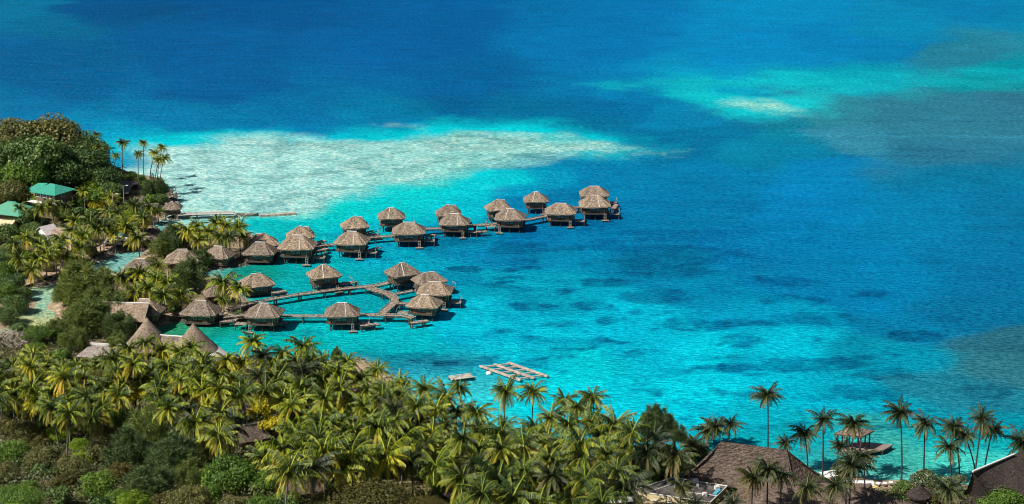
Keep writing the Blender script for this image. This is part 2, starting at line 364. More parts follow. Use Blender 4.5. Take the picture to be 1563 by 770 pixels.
# coral heads and rubble on the sand bar
mot = fbm(X/11, Y/15, 5, 81); m2 = np.clip((mot-.50)/.09, 0, 1)*sb*(.14+.36*tx)*np.clip(1.3-np.abs(PY-236)/60, .25, 1)
over(np.clip(m2, 0, 1), (66, 122, 122))
m3 = np.clip((fbm(X/6, Y/5, 3, 91)-.60)/.04, 0, 1)*sb; over(m3*.36, (60, 130, 138))
m5 = np.clip((fbm(X/4, Y/5, 3, 97)-.60)/.05, 0, 1)*sb; over(m5*.35, (215, 242, 236))
m4 = np.clip((fbm(X/30, Y/10, 3, 95)-.58)/.1, 0, 1)*sb; over(m4*.45, (175, 222, 212))
# dark coral patches in the blue
reefx = fbm(X/13, Y/13, 5, 101); reefm = np.clip((reefx-.60)/.035, 0, 1)*np.clip(fbm(X/4, Y/4, 3, 102)*2-.2, 0, 1)*1.25
zone = np.clip((PY-275)/60, 0, 1)*np.clip((PX-560)/120, 0, 1)*np.clip((1300-PX)/250, 0, 1)
lum = reefm*zone*(1-sb); C = C*(1-.7*lum[..., None]*np.array([.5, .30, .20]))
C = C*(.88+.24*fbm(X/12, Y/9, 5, 107))[..., None]
for y0_, x0_, x1_, k_, w_ in [(206, 1120, 1600, .30, 1.1), (227, 1200, 1600, -.25, 1.0), (238, 1180, 1600, -.2, 1.0), (184, 1250, 1600, -.22, .9), (248, 1300, 1600, -.12, 1.2), (52, 240, 520, .10, 1.5)]:
    ln = np.exp(-((QY-y0_-(QX-x0_)*.006-2.5*(fbm(X/40, Y*0, 3, 108)-.5))/w_)**2)*np.clip((QX-x0_)/80, 0, 1)*np.clip((x1_-QX)/60, 0, 1); C = C*(1+k_*ln*(.4+fbm(X/9, Y/9, 2, 109)))[..., None]
_rd = random.Random(33); _extra = []
for _ in range(55):
    a_ = _rd.uniform(600, 1500); b_ = _rd.uniform(372, 650)
    if b_ > 560 and a_ < 860: continue
    w_ = _rd.uniform(8, 34); _extra.append((a_, b_, w_, max(1.8, w_*_rd.uniform(.12, .2)), _rd.uniform(.15, .5)))
for px, py, wpx, hpx, k in _extra+[(714,411,28,5,.55),(787,411,35,5,.55),(768,436,30,6,.55),(860,445,28,6,.55),(930,430,45,7,.5),(903,470,35,8,.6),(814,470,42,7,.6),(988,476,40,7,.5),(857,495,38,7,.6),(933,490,26,6,.5),(768,505,20,5,.5),(817,517,20,4,.5),
        (927,523,48,5,.55),(872,533,36,6,.6),(973,540,22,5,.5),(1000,455,66,14,.42),(1061,497,74,12,.5),(1140,494,44,8,.5),(1210,458,64,9,.4),(1210,430,54,7,.35),(1250,488,74,14,.42),(1131,522,46,8,.6),(1122,564,115,6,.5),(1250,555,84,11,.5),(1250,519,26,4,.4),(1397,515,64,10,.4),
        (1335,543,44,5,.4),(1348,573,54,8,.45),(1116,601,36,6,.45),(1311,601,76,14,.45),(1024,412,84,16,.38),(1037,388,115,16,.32),(823,552,18,4,.45),(866,567,14,3,.45),(707,552,64,9,.5),(1037,610,32,5,.45),(890,380,54,6,.35),(793,380,54,12,.35),(1500,600,60,16,.35),(1330,650,60,8,.4),(1190,650,50,7,.4),
        (1450,660,60,8,.35),(640,548,60,7,.45),(400,495,40,6,.35),(450,510,50,6,.35),(520,360,60,6,.25),(700,370,60,8,.3),(860,302,60,8,.25),(600,420,30,5,.35),(560,395,50,6,.3)]:
    e = 1-((QX-px)/wpx)**2-((QY-py)/hpx)**2; e = sm(np.clip(e*2.2, 0, 1)); C = C*(1-(e*min(k*1.7, .95)*np.clip(-.1+2.0*fbm(X/2.6, Y/3, 3, 103), .15, 1.2))[..., None]*np.array([.7, .58, .46]))
# shallows near the beaches
_, DL = terr(X, Y)
Cs = sm(np.clip(1+(DL-1)/9, 0, 1))*.6
fz = (Y < at(781, 520).y)*1.0
right = np.clip((PX-620)/60, 0, 1)
over(Cs*fz*right, (120, 200, 185)); over(sm(np.clip(1+(DL-1)/4, 0, 1))*.45*(1-right), (165, 185, 140))
C = np.clip(C, 0, 1)*WK*(1-.16*np.clip((200-PY)/40, 0, 1)*np.clip((1150-PX)/250, 0, 1))[..., None]
me, _, _ = grid_mesh('lagoon_water', xs, ys, np.zeros(X.shape))
a = me.attributes.new('seacol', 'FLOAT_COLOR', 'POINT')
a.data.foreach_set('color', np.concatenate([C, np.ones(X.shape+(1,))], -1).reshape(-1).astype(np.float32))
m, nt, b = newmat('lagoon_water')
A = nt.nodes.new('ShaderNodeAttribute'); A.attribute_name = 'seacol'
n1 = noise(nt, 1.15, 4, .62, (.55, 1.1, 1)); n2 = noise(nt, .16, 4, .6, (.6, 1.3, 1)); n3 = noise(nt, 2.6, 2, .6, (.6, 1.2, 1))
c = mixc(nt, 1.0, A.outputs['Color'], ramp(nt, n1, [(.33, (.30, .60, .68)), (.5, (1, 1, 1)), (.67, (2.3, 1.42, 1.28))]), 'MULTIPLY')  # lit and shaded sides of the ripples painted into the colour, beside the bump
c = mixc(nt, 1.0, c, ramp(nt, n2, [(.3, (.86, .88, .9)), (.7, (1.15, 1.1, 1.08))]), 'MULTIPLY')
df = nt.nodes.new('ShaderNodeBsdfDiffuse'); gl = nt.nodes.new('ShaderNodeBsdfGlossy'); gl.inputs['Roughness'].default_value = .22
nt.links.new(c, df.inputs['Color']); fr = nt.nodes.new('ShaderNodeFresnel'); fr.inputs[0].default_value = 1.33
fm = nt.nodes.new('ShaderNodeMath'); fm.operation = 'MULTIPLY'; fm.inputs[1].default_value = .045; nt.links.new(fr.outputs[0], fm.inputs[0])
mx = nt.nodes.new('ShaderNodeMixShader'); nt.links.new(fm.outputs[0], mx.inputs[0]); nt.links.new(df.outputs[0], mx.inputs[1]); nt.links.new(gl.outputs[0], mx.inputs[2])
nt.links.new(mx.outputs[0], nt.nodes['Material Output'].inputs[0])
ad = nt.nodes.new('ShaderNodeMath'); ad.operation = 'MULTIPLY_ADD'; ad.inputs[1].default_value = .45
nt.links.new(n3, ad.inputs[0]); nt.links.new(n1, ad.inputs[2])
ad2 = nt.nodes.new('ShaderNodeMath'); ad2.operation = 'MULTIPLY_ADD'; ad2.inputs[1].default_value = 1.2
nt.links.new(n2, ad2.inputs[0]); nt.links.new(ad.outputs[0], ad2.inputs[2])
bm = bump(nt, df, ad2.outputs[0], 1.0, .85); nt.links.new(bm.outputs[0], gl.inputs['Normal'])
me.materials.append(m); tag(put('water', me), kind='structure')

def ribbon(name, pts, width, mat, dz=.25, kind='structure', z=None):
    mb = MB(); P = []
    for i in range(len(pts)-1):
        for t in np.linspace(0, 1, 6, endpoint=False): P.append((pts[i].lerp(pts[i+1], t)))
    P.append(pts[-1]); L = []; Rr = []
    for i, p in enumerate(P):
        d = P[min(i+1, len(P)-1)]-P[max(i-1, 0)]; d.z = 0; d.normalize(); n = Vector((-d.y, d.x, 0))*width/2
        zz = tz(p.x, p.y)+dz if z is None else z
        L.append(Vector((p.x+n.x, p.y+n.y, zz))); Rr.append(Vector((p.x-n.x, p.y-n.y, zz)))
    for i in range(len(P)-1): mb.quad(Rr[i], Rr[i+1], L[i+1], L[i])
    o = build(mb, name, mat); return tag(o, kind=kind)
road_pts = [ground(*p) for p in [(178, 300), (186, 286), (198, 281), (212, 284), (224, 292), (228, 302), (222, 322)]]
ribbon('road', road_pts, 6.5, 'asphalt', .55)
ribbon('path', [ground(*p) for p in [(20, 440), (60, 425), (100, 410), (140, 388), (168, 376), (200, 366), (215, 350)]], 4, simple('sandy_track', (.3, .2, .12), (.5, .36, .24), .7), .35)

# ------------------------------------------------------------------ palms
def frond(mb, az, e0, L, droop, r, seg=8):
    rd = random.Random(int(az*1000)+int(e0*77)); p = Vector((0, 0, 0)); el = e0; pts = [p.copy()]; side = Vector((-math.sin(az), math.cos(az), 0))
    for k in range(seg):
        el -= droop/seg*(.5+k/seg)
        p = p+Vector((math.cos(az)*math.cos(el), math.sin(az)*math.cos(el), math.sin(el)))*(L/seg); pts.append(p.copy())
    N = 17
    for k in range(N):
        t = (k+1)/(N+.5)*seg; i = min(int(t), seg-1); f = t-i; q = pts[i].lerp(pts[i+1], f); d = (pts[i+1]-pts[i]).normalized()
        up = side.cross(d)*-1
        if up.z < 0: up = -up
        u = (k+1)/N; ll = (.42+.58*math.sin(math.pi*min(1, u*.9+.12)))*.82*L/3.6
        for s in (-1, 1):
            dir_ = (side*s*.55+d*.42-Vector((0, 0, 1))*(.5+.5*rd.random())).normalized()
            w = d*.088*L/3.6; tip = q+dir_*ll
            mb.quad(q-w, q+w, tip+w*.55, tip-w*.35, min(1, max(0, r+.30*(1-u)-.05+rd.uniform(-.28, .24))))  # leaflets darken towards the heart: the crown's inner shade put into colour
    for i in range(seg):
        w = side*.055*(1.4-i/seg); mb.quad(pts[i]-w, pts[i]+w, pts[i+1]+w, pts[i+1]-w, max(0, r-.45))
def crown_mb(seed):
    rd = random.Random(seed); mb = MB(); n = rd.choice((25, 28, 31, 33)); L = 3.85*rd.uniform(.92, 1.08); wind = rd.uniform(0, 6.28)
    for k in range(n):
        u = k/(n-1); az = k*2.39996+rd.uniform(-.45, .45); az += .28*math.sin(az-wind)
        e0 = R(78)-u*R(104)+rd.uniform(-.12, .12)
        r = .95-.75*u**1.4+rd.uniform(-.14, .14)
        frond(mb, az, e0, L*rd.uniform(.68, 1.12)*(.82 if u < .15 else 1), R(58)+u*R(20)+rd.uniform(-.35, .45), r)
    for k in range(3):
        frond(mb, rd.uniform(0, 6.28), R(-35), L*.8, R(50), .02)
    return mb
def cross_tuft():
    mb = MB(); rd = random.Random(3)
    for k in range(8):
        a = k*.8; c = Vector((math.cos(a)*.28, math.sin(a)*.28, -.35-rd.random()*.15))
        mb.tube([c+Vector((0, 0, .16)), c, c-Vector((0, 0, .16))], [.05, .15, .05], 6)
    return mb
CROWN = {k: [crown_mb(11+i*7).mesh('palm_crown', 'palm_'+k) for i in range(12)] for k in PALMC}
TR = {}
def trunk_mesh(lean, dark):
    key = (round(lean*2)/2, dark)
    if key not in TR:
        mb = MB(); n = 9; pts = []; rad = []
        for i in range(n):
            t = i/(n-1); r_ = .16-.06*t+(.12 if i == 0 else 0)
            for j in range(7): mb.v.append((key[0]*t**1.7+math.cos(j*.8976)*r_, math.sin(j*.8976)*r_, t))
        for i in range(n-1):
            for j in range(7): k_ = (j+1) % 7; mb.f.append((i*7+j, i*7+k_, i*7+7+k_, i*7+7+j)); mb.r.append(.5); TR[key] = mb.mesh('palm_trunk', 'trunk_dark' if dark else 'trunk', True)
    return TR[key], key[0]
NUTS = cross_tuft().mesh('coconuts', M['leaf_olive'])
def palm(px, py, h, sc, label, group, col='mid', lean=None, rz=None, base=None, nuts=False):
    """(px, py) is where the crown's heart shows; h its height above the ground"""
    lean = random.uniform(-.2, 2.0) if lean is None else lean; rz = random.uniform(0, 6.28) if rz is None else rz
    me, lx = trunk_mesh(lean, col == 'dark')
    z = 1.2
    for _ in range(6):
        p = at(px, py, z+h); bx, by = p.x-lx*math.cos(rz), p.y-lx*math.sin(rz); z = .5*z+.5*tz(bx, by)
    zg = tz(bx, by)
    sc = sc*(1+.14*min(1, max(0, (py-600)/90))*(px < 1000))*(1.16 if px < 400 and 300 < py < 480 else 1.04 if px < 1000 else 1.06)
    root = empty('coconut_palm', (bx, by, zg), rz); tag(root, label, 'palm tree', group)
    put('trunk', me, root, (0, 0, -.3), 0, (1, 1, z+h-zg+.3))
    cr = put('crown', random.choice(CROWN[col]), root, (lx, 0, z+h-zg), random.uniform(0, 6.28), (sc, sc, sc*random.uniform(.9, 1.1)))
    cr.rotation_euler = (random.uniform(-.24, .24), random.uniform(-.24, .24), random.uniform(0, 6.28))
    if nuts: put('coconuts', NUTS, cr)
    return root

# ------------------------------------------------------------------ broadleaf trees and shrubs
def leafcloud(seed, n, leaf, lobes=18, flat=.75, spread=.62, lobe_r=(.26, .46), up=.35):
    g = np.random.default_rng(seed)
    c = g.normal(size=(lobes, 3)); c /= np.linalg.norm(c, axis=1)[:, None]; c[:, 2] = np.abs(c[:, 2])*1.0-.18
    c *= spread*(.55+.5*g.random(lobes))[:, None]; lr = g.uniform(*lobe_r, lobes)
    k = g.integers(0, lobes, n); d = g.normal(size=(n, 3)); d[:, 2] += up; d /= np.linalg.norm(d, axis=1)[:, None]
    rr = 1-.45*g.random(n)**2.2; p = c[k]+d*lr[k][:, None]*rr[:, None]
    p[:, 2] *= flat
    nrm = d+g.normal(size=(n, 3))*.55; nrm /= np.linalg.norm(nrm, axis=1)[:, None]
    t = np.cross(nrm, g.normal(size=(n, 3))); t /= np.linalg.norm(t, axis=1)[:, None]; b = np.cross(nrm, t)
    s = leaf*(.6+.8*g.random(n))[:, None]; t = t*s; b = b*s*.62
    V = np.stack([p-t*.5-b*.15, p-b*.5, p+t*.5+b*.1, p+b*.5], 1)
    lobev = g.random(lobes)
    r = np.clip(.3*lobev[k]+.7*g.random(n)*.9+.05, 0, 1)
    return V, r
def needlecloud(seed, n, L, w, spires=44):
    g = np.random.default_rng(seed)
    a = g.random(spires)*6.283; rr = np.sqrt(g.random(spires))*.78
    c = np.stack([np.cos(a)*rr, np.sin(a)*rr, np.zeros(spires)], 1); top = .95-.75*rr**1.3+g.normal(size=spires)*.13
    k = g.integers(0, spires, n); t = g.random(n)**.8
    base = c[k]*(1+.55*t[:, None]*0); h = -.25+t*(top[k]+.25)
    rad = (.21*(1-t)**.7+.02)
    az = g.random(n)*6.283; q = rad*np.sqrt(g.random(n)); out = np.stack([np.cos(az), np.sin(az), np.zeros(n)], 1)
    p = base+out*q[:, None]; p[:, 2] += h
    d = out*.8+np.array([0, 0, 1.0])*(.15+.75*g.random(n))[:, None]+g.normal(size=(n, 3))*.3; d /= np.linalg.norm(d, axis=1)[:, None]
    s = np.cross(d, g.normal(size=(n, 3))); s /= np.linalg.norm(s, axis=1)[:, None]
    L_ = L*(.6+.8*g.random(n))[:, None]
    V = np.stack([p-s*w*.5, p+s*w*.5, p+d*L_+s*w*.25, p+d*L_-s*w*.25], 1)
    return V, np.clip(.25*g.random(spires)[k]+.75*g.random(n), 0, 1)
CL = {}
def crown_mesh(kind, mat, var):
    key = (kind, mat, var)
    if key not in CL:
        s = 100+var*13+{'tree': 0, 'shrub': 3, 'needle': 5, 'dome': 8, 'loose': 9}[kind]
        if kind == 'tree': V, r = leafcloud(s, 11000, .075, 34)
        elif kind == 'shrub': V, r = leafcloud(s, 4200, .12, 16, .7)
        elif kind == 'loose': V, r = leafcloud(s, 10000, .062, 46, .8, .74, (.12, .36))
        elif kind == 'dome': V, r = leafcloud(s, 26000, .034, 46, .55, .50, (.36, .52), .6)
        else: V, r = needlecloud(s, 11000, .13, .02)
        CL[key] = quads_mesh('crown', mat, V, r)
    return CL[key]
LIMB = {}
def limb_mesh(var):
    if var not in LIMB:
        rd = random.Random(var+50); mb = MB(); mb.tube([(0, 0, 0), (.02, .01, .5), (0, .02, .9)], [.075, .05, .04], 7)
        for k in range(5):
            a = k*1.3+rd.random()*.5; mb.tube([(0, 0, .45+.06*k), (math.cos(a)*.18, math.sin(a)*.18, .8+.05*k), (math.cos(a)*.42, math.sin(a)*.42, 1.15)], [.035, .025, .012], 5)
        LIMB[var] = mb.mesh('trunk', 'bark')
    return LIMB[var]
def tree(px, py, rpx, kind, mat, label, cat='tree', group=None, th=None, asp=1.0, name=None, flat=1.0):
    """(px, py): centre of the crown in the photograph, rpx its half width there; stands on the ground below"""
    g0 = ground(px, py+rpx*.6); s = FPX/((g0.y*CP+(CH-g0.z)*SP)); r = rpx/s
    th = r*.55 if th is None else th
    gp = ground(px, py, th+r*.15)
    root = empty(name or {'needle': 'ironwood_tree', 'shrub': 'shrub', 'dome': 'bush', 'loose': 'bush', 'tree': 'broadleaf_tree'}[kind], (gp.x, gp.y, gp.z))
    tag(root, label, cat, group)
    v = random.randrange(4)
    o = put('crown', crown_mesh(kind, mat, v), root, (0, 0, th), random.uniform(0, 6.28), (r*1.15, r*1.15, r*1.15*asp*flat))
    if kind not in ('dome',): put('trunk', limb_mesh(v % 3), root, (0, 0, -.3), random.uniform(0, 6), (r*.9, r*.9, th+.3))
    return root
# ------------------------------------------------------------------ thatched bungalows on piles
def perim(a, b, ch, per=5):
    c = [(a-ch, -b), (a, -b+ch), (a, b-ch), (a-ch, b), (-a+ch, b), (-a, b-ch), (-a, -b+ch), (-a+ch, -b)]
    out = []
    for i in range(8):
        p, q = c[i], c[(i+1) % 8]
        for k in range(per): t = k/per; out.append((p[0]*(1-t)+q[0]*t, p[1]*(1-t)+q[1]*t))
    return out
def roof_mb(a, b, h, ze, ridge, ch=1.1, seed=0, o=(0, 0), per=5, bow=1.06, lv=6):
    rd = random.Random(seed); mb = MB(); P = perim(a, b, ch, per); n = len(P); rings = []
    j0 = [rd.uniform(-.12, .12) for _ in P]
    rings.append([(x*.97, y*.97, ze-.30+rd.uniform(-.14, .1)) for x, y in P])
    for k in range(lv+1):
        f = k/lv; z = ze+h*(f**bow); row = []
        for i, (x, y) in enumerate(P):
            e_ = (1.03 if i % per == 0 else 1.0) if 0 < k < lv else 1.0; z_ = z+(.10 if i % per == 0 and k < lv else 0)+(.05 if i % 2 else 0)*(k < lv)
            rx = max(-ridge, min(ridge, x*ridge/(a*.55))) if ridge else 0
            jj = rd.uniform(-.05, .05)*(1-f)+j0[i]*(1-f)*.6
            row.append((x*(1-f)*e_+rx*f*1.0, y*(1-f)*e_, z_+jj+(rd.uniform(-.03, .03) if f < 1 else 0)))
        rings.append(row)
    rings.insert(0, [(x*.86, y*.86, ze-.05) for x, y in P])
    for r in rings: mb.v += [(x+o[0], y+o[1], z) for x, y, z in r]
    for k in range(len(rings)-1):
        for i in range(n):
            a_ = k*n+i; b_ = k*n+(i+1) % n; mb.f.append((a_, b_, b_+n, a_+n)); mb.r.append(.5)
    mb.f.append(tuple(range(n))[::-1]); mb.r.append(.5)
    return mb
def strip(mb, p, q, w=.14, t=.08):
    p, q = Vector(p), Vector(q); mb.tube([p, q], [w, w*.9], 5)
def bungalow(kind, a, b, h, ridge, seed, wing=False, side=1, mats=('thatch', 'wall', 'panel'), ze=3.95, zf=2.0, stilts=True, deck=True, hip=0):
    rd = random.Random(seed); root = empty(kind, (0, 0, 0))
    rf = build(roof_mb(a, b, h, ze, ridge, 1.0, seed), 'roof', mats[0], root)
    mb = MB(); strip(mb, (-ridge-.15, 0, ze+h+.03), (ridge+.15, 0, ze+h+.03), .13); build(mb, 'ridge_cap', 'cap', rf)
    if hip:
        mb = MB(); c = (hip*(a-1.0)*.35, -b*.96, ze+.12); strip(mb, (hip*ridge*.6, -.05, ze+h), c, .085); build(mb, 'hip_cap', 'cap', rf)
    ai, bi = a-.95, b-.95; mb = MB(); P = perim(ai, bi, .9, 1); n = 8
    for i in range(8):
        p, q = P[i], P[(i+1) % 8]; mb.quad((*p, zf), (*q, zf), (*q, ze+.5), (*p, ze+.5))
    mb.poly([(x, y, ze+.5) for x, y in P])
    build(mb, 'wall', mats[1], root)
    # woven panels, posts, windows, door on the visible sides
    def side_piece(i, t0, t1, z0, z1, off, name, mat, par, th=.06):
        p, q = Vector(P[i]), Vector(P[(i+1) % 8]); d = q-p; nrm = Vector((d.y, -d.x)).normalized()
        m_ = p.lerp(q, (t0+t1)/2)+nrm*(off+th/2); L = d.length*(t1-t0); mb = MB()
        mb.box((m_.x, m_.y, (z0+z1)/2), (L, th, z1-z0), math.atan2(d.y, d.x)); return build(mb, name, mat, par)
    zt = ze+.05
    for i, spans in ((7, ((.04, .26), (.74, .96))), (0, ((.15, .85),)), (1, ((.05, .3),)), (6, ((.15, .85),)), (5, ((.1, .4),))):
        for t0, t1 in spans: side_piece(i, t0, t1, zf+.12, zt-rd.choice((.0, .5)), .0, 'woven_panel', mats[2], root)
    for i, t0, t1 in ((7, .30, .48), (7, .54, .70), (1, .36, .56), (5, .5, .72)):
        w = side_piece(i, t0, t1, zf+.75, zt-.15, .005, 'window', 'postlight', root, .05)
        p, q = t0+(t1-t0)*.12, t1-(t1-t0)*.12; side_piece(i, p, q, zf+.86, zt-.26, .045, 'pane', 'glass', w, .03)
    side_piece(1 if side > 0 else 5, .74, .92, zf+.05, zt-.1, .01, 'door', 'panel', root, .05)
    for x, y in P:
        mb = MB(); mb.bar((x*1.02, y*1.02, zf-.1), (x*1.02, y*1.02, ze+.1), .085); build(mb, 'corner_post', 'postlight' if rd.random() < .55 else 'post', root)
    mb = MB(); mb.poly([(x*1.12, y*1.12, zf) for x, y in P]); mb.poly([(x*1.12, y*1.12, zf-.25) for x, y in P][::-1])
    for i in range(8):
        p, q = P[i], P[(i+1) % 8]; mb.quad((p[0]*1.12, p[1]*1.12, zf-.25), (q[0]*1.12, q[1]*1.12, zf-.25), (q[0]*1.12, q[1]*1.12, zf), (p[0]*1.12, p[1]*1.12, zf))
    build(mb, 'floor', 'post', root)
    if stilts:
        for x in (-ai*.8, 0, ai*.8):
            for y in (-bi*.85, bi*.05, bi*.85):
                mb = MB(); mb.bar((x, y, -2), (x, y, zf-.2), .17); build(mb, 'pile', 'post', root)
    if deck:
        dk = MB(); dx = side*(a+1.0); dk.box((dx, -b*.35, zf-.5), (2.8, 2.0, .12))
        dko = build(dk, 'sun_deck', 'deck', root)
        for x in (-1.3, 1.3):
            for y in (-1.2, 1.2):
                mb = MB(); mb.bar((dx+x, -b*.35+y*.7, -2), (dx+x, -b*.35+y*.7, zf-.5), .13); build(mb, 'deck_post', 'post', dko)
        for x, y in ((side*1.4, -1.3), (side*1.4, 1.3)):
            mb = MB(); mb.bar((dx+x, -b*.35+y, zf), (dx+x, -b*.35+y, zf+.9), .06); build(mb, 'rail_post', 'postlight', dko)
        mb = MB(); mb.bar((dx+side*1.4, -b*.35-1.3, zf+.9), (dx+side*1.4, -b*.35+1.3, zf+.9), .05); build(mb, 'handrail', 'postlight', dko)
        mb = MB(); mb.box((side*a*.62, -b*1.18, .42), (2.0, 1.0, .1)); lo = build(mb, 'bathing_platform', 'deck', root)
        for x in (-.9, .9):
            mb = MB(); mb.bar((side*a*.62+x, -b*1.18-.5, -2), (side*a*.62+x, -b*1.18-.5, .4), .11); build(mb, 'deck_post', 'post', lo)
        mb = MB(); x = side*a*.62
        for k in (-.3, .3): mb.bar((x+k, -b*1.0, .45), (x+k, -b*.86, zf), .05)
        for k in range(4): f = (k+.5)/4; mb.bar((x-.3, -b*(1-.14*f), .45+(zf-.45)*f), (x+.3, -b*(1-.14*f), .45+(zf-.45)*f), .04)
        build(mb, 'ladder', 'postlight', root)
    if wing:
        w = build(roof_mb(a*.5, b*.5, h*.72, ze, .7, .5, seed+5, (a*.42, b*.55), 3), 'wing_roof', mats[0], root)
        mb = MB(); strip(mb, (a*.42-.7, b*.55, ze+h*.72+.05), (a*.42+.75, b*.55, ze+h*.72+.05), .1); build(mb, 'ridge_cap', 'cap', w)
    return root
PRO = {'big': bungalow('overwater_bungalow', 4.5, 3.9, 2.6, 1.15, 1, hip=1),
       'bigL': bungalow('overwater_bungalow', 4.5, 3.9, 2.45, 1.0, 2, side=-1, hip=-1),
       'big2': bungalow('overwater_bungalow', 4.6, 4.0, 2.35, 1.5, 3),
       'small': bungalow('overwater_bungalow', 3.85, 3.5, 2.45, .55, 4, hip=-1),
       'wing': bungalow('overwater_bungalow', 3.75, 3.4, 2.55, .35, 5, wing=True),
       'shore': bungalow('thatched_bungalow', 4.3, 3.7, 2.5, 1.1, 6, stilts=True, deck=False, zf=1.0, ze=2.9),
       'dark': bungalow('thatched_bungalow', 3.6, 3.0, 2.0, 1.4, 8, mats=('thatch_dark', 'wall', 'panel'), stilts=False, deck=False, zf=.3, ze=2.3)}
_used = set()
def place_b(kind, px, py, rz, label, group, sc=1.0, land=False, apex=6.45):
    o = PRO[kind] if kind not in _used else copy_tree(PRO[kind]); _used.add(kind)
    if land:
        p = ground(px, py, apex*sc); o.location = (p.x, p.y, p.z)
    else:
        p = at(px, py, apex*sc); o.location = (p.x, p.y, 0)
    o.rotation_euler = (0, 0, R(rz)); o.scale = (sc,)*3; tag(o, label, 'bungalow', group); return o
GL, GR = 'overwater bungalows along the long pier', 'overwater bungalows around the ring of walkways'
for a in [('wing', 458, 346, 8, 'small bungalow peeking up behind the widest one, nearest the shore in the rear row', GL, .98),
          ('wing', 541, 331, 12, 'steep thatched bungalow directly behind another, second of the rear row from the shore', GL, .98),
          ('small', 597, 317, 6, 'detached bungalow on tall piles in pale turquoise water behind the pier', GL, .98),
          ('wing', 684, 313, 5, 'bungalow with small side roof behind the middle of the long pier', GL, .95),
          ('wing', 760, 305, 10, 'narrow bungalow half hidden behind a broad thatched one, fourth back from the pier tip', GL, .95),
          ('small', 818, 293, 0, 'isolated bungalow on thin piles in blue water behind the outer pier', GL, .92),
          ('big2', 907, 284, 0, 'rearmost bungalow at the outer tip, its wide roof above another one', GL, .92),
          ('big', 454, 360, -4, 'widest bungalow on the long pier with a white strip down its front thatch', GL, 1.04),
          ('big', 537, 354, -8, 'broad bungalow on the long pier with two open windows and white hip strip', GL, .98),
          ('big2', 624, 339, 2, 'bungalow on the long pier with long pale ridge and lighter woven walls', GL, .96),
          ('big', 694, 327, -4, 'front bungalow below a pier stretch, centre of the long row', GL, .90),
          ('bigL', 779, 319, -6, 'rounded front bungalow with darker thatch, two before the tip cluster', GL, .94),
          ('big2', 856, 310, -3, 'front bungalow with rounded roof beside the tip pair', GL, .94),
          ('big', 908, 299, 0, 'front bungalow of the outermost pair with side deck over deep blue water', GL, .98)]:
    place_b(*a)
for a in [('small', 494, 404, 22, 'lone bungalow with blue window behind the curved ring walkway', GR, 1.0),
          ('small', 614, 401, 28, 'bungalow at the top of the ring with a hole patch in its thatch', GR, 1.0),
          ('big2', 655, 415, 24, 'bungalow squeezed behind the outermost one of the ring', GR, .84),
          ('big2', 664, 430, -6, 'outermost ring bungalow with long white ridge and railed deck', GR, .90),
          ('bigL', 648, 450, -14, 'bungalow at the joint where the front walkway ends', GR, .86),
          ('big', 522, 463, 2, 'front bungalow standing alone mid walkway near the palm tops', GR, .88),
          ('bigL', 403, 463, -6, 'front bungalow nearest the shore with a messy side deck', GR, .92)]:
    place_b(*a)
GS = 'thatched bungalows on the palm islet'
for a in [('shore', 391, 418, 20, 'bungalow beside two yellow palms at the ring walkway entrance', GS, .95, False, 5.4),
          ('shore', 306, 459, -8, 'large bungalow on the inner lagoon with white steps into green water', GS, 1.0, False, 5.4),
          ('shore', 278, 381, 4, 'bungalow behind dark ironwood with neat wide roof, west of the shore row', GS, 1.02, False, 5.4),
          ('shore', 333, 376, -18, 'bungalow with steep leaning thatch over dark water near the palm clump', GS, .92, False, 5.4),
          ('shore', 397, 370, -6, 'round looking bungalow at the root of the long pier', GS, .98, False, 5.4),
          ('shore', 398, 357, 16, 'pale roofed bungalow behind the one at the pier root', GS, 1.05, False, 5.4),
          ('shore', 221, 457, -10, 'broad thatched bungalow beside the dark gabled hall', GS, 1.0, True, 5.4),
          ('shore', 213, 396, 5, 'tan roofed bungalow by the canal mostly behind a palm', GS, .9, True, 5.4),
          ('shore', 212, 433, 0, 'low thatched hut under the yellow palms of the islet', GS, .75, True, 5.4),
          ('shore', 330, 437, 20, 'small hut tucked beneath palms at the islet tip', GS, .7, True, 5.4)]:
    place_b(*a)
o = place_b('wing', 262, 308, 0, 'little tan hut with pointed roof at the start of the white jetty', None, .72, False, 6.45)
GG = 'brown thatched roofs showing between the grove palms'
for a in [('dark', 366, 608, 20, 'pinkish thatched roof with white ridge behind the upper yellow tree', GG, 1.0, True, 4.3),
          ('dark', 384, 648, 25, 'brown thatched roof with white ridge left of the lower yellow tree', GG, 1.05, True, 4.3),
          ('dark', 462, 727, 18, 'rounded pale thatched roof deep in the grove above the olive dome', GG, .95, True, 4.3),
          ('dark', 527, 650, 0, 'brown roof glimpsed between palms in the middle of the grove', GG, .95, True, 4.3),
          ('dark', 533, 582, 0, 'brown roof near the sandy bank behind the first palms', GG, .8, True, 4.3),
          ('dark', 708, 736, -30, 'dark thatched roof right of the lime shrub', GG, .9, True, 4.3),
          ('dark', 868, 683, 10, 'rounded brown roof beside the beach gap, under tall dark palms', GG, 1.15, True, 4.3),
          ('dark', 668, 646, -20, 'slanting thatched roof by the beach behind a thick palm trunk', GG, .9, True, 4.3)]:
    place_b(*a)
for k, o in PRO.items():
    if k not in _used: raise Exception('unused '+k)

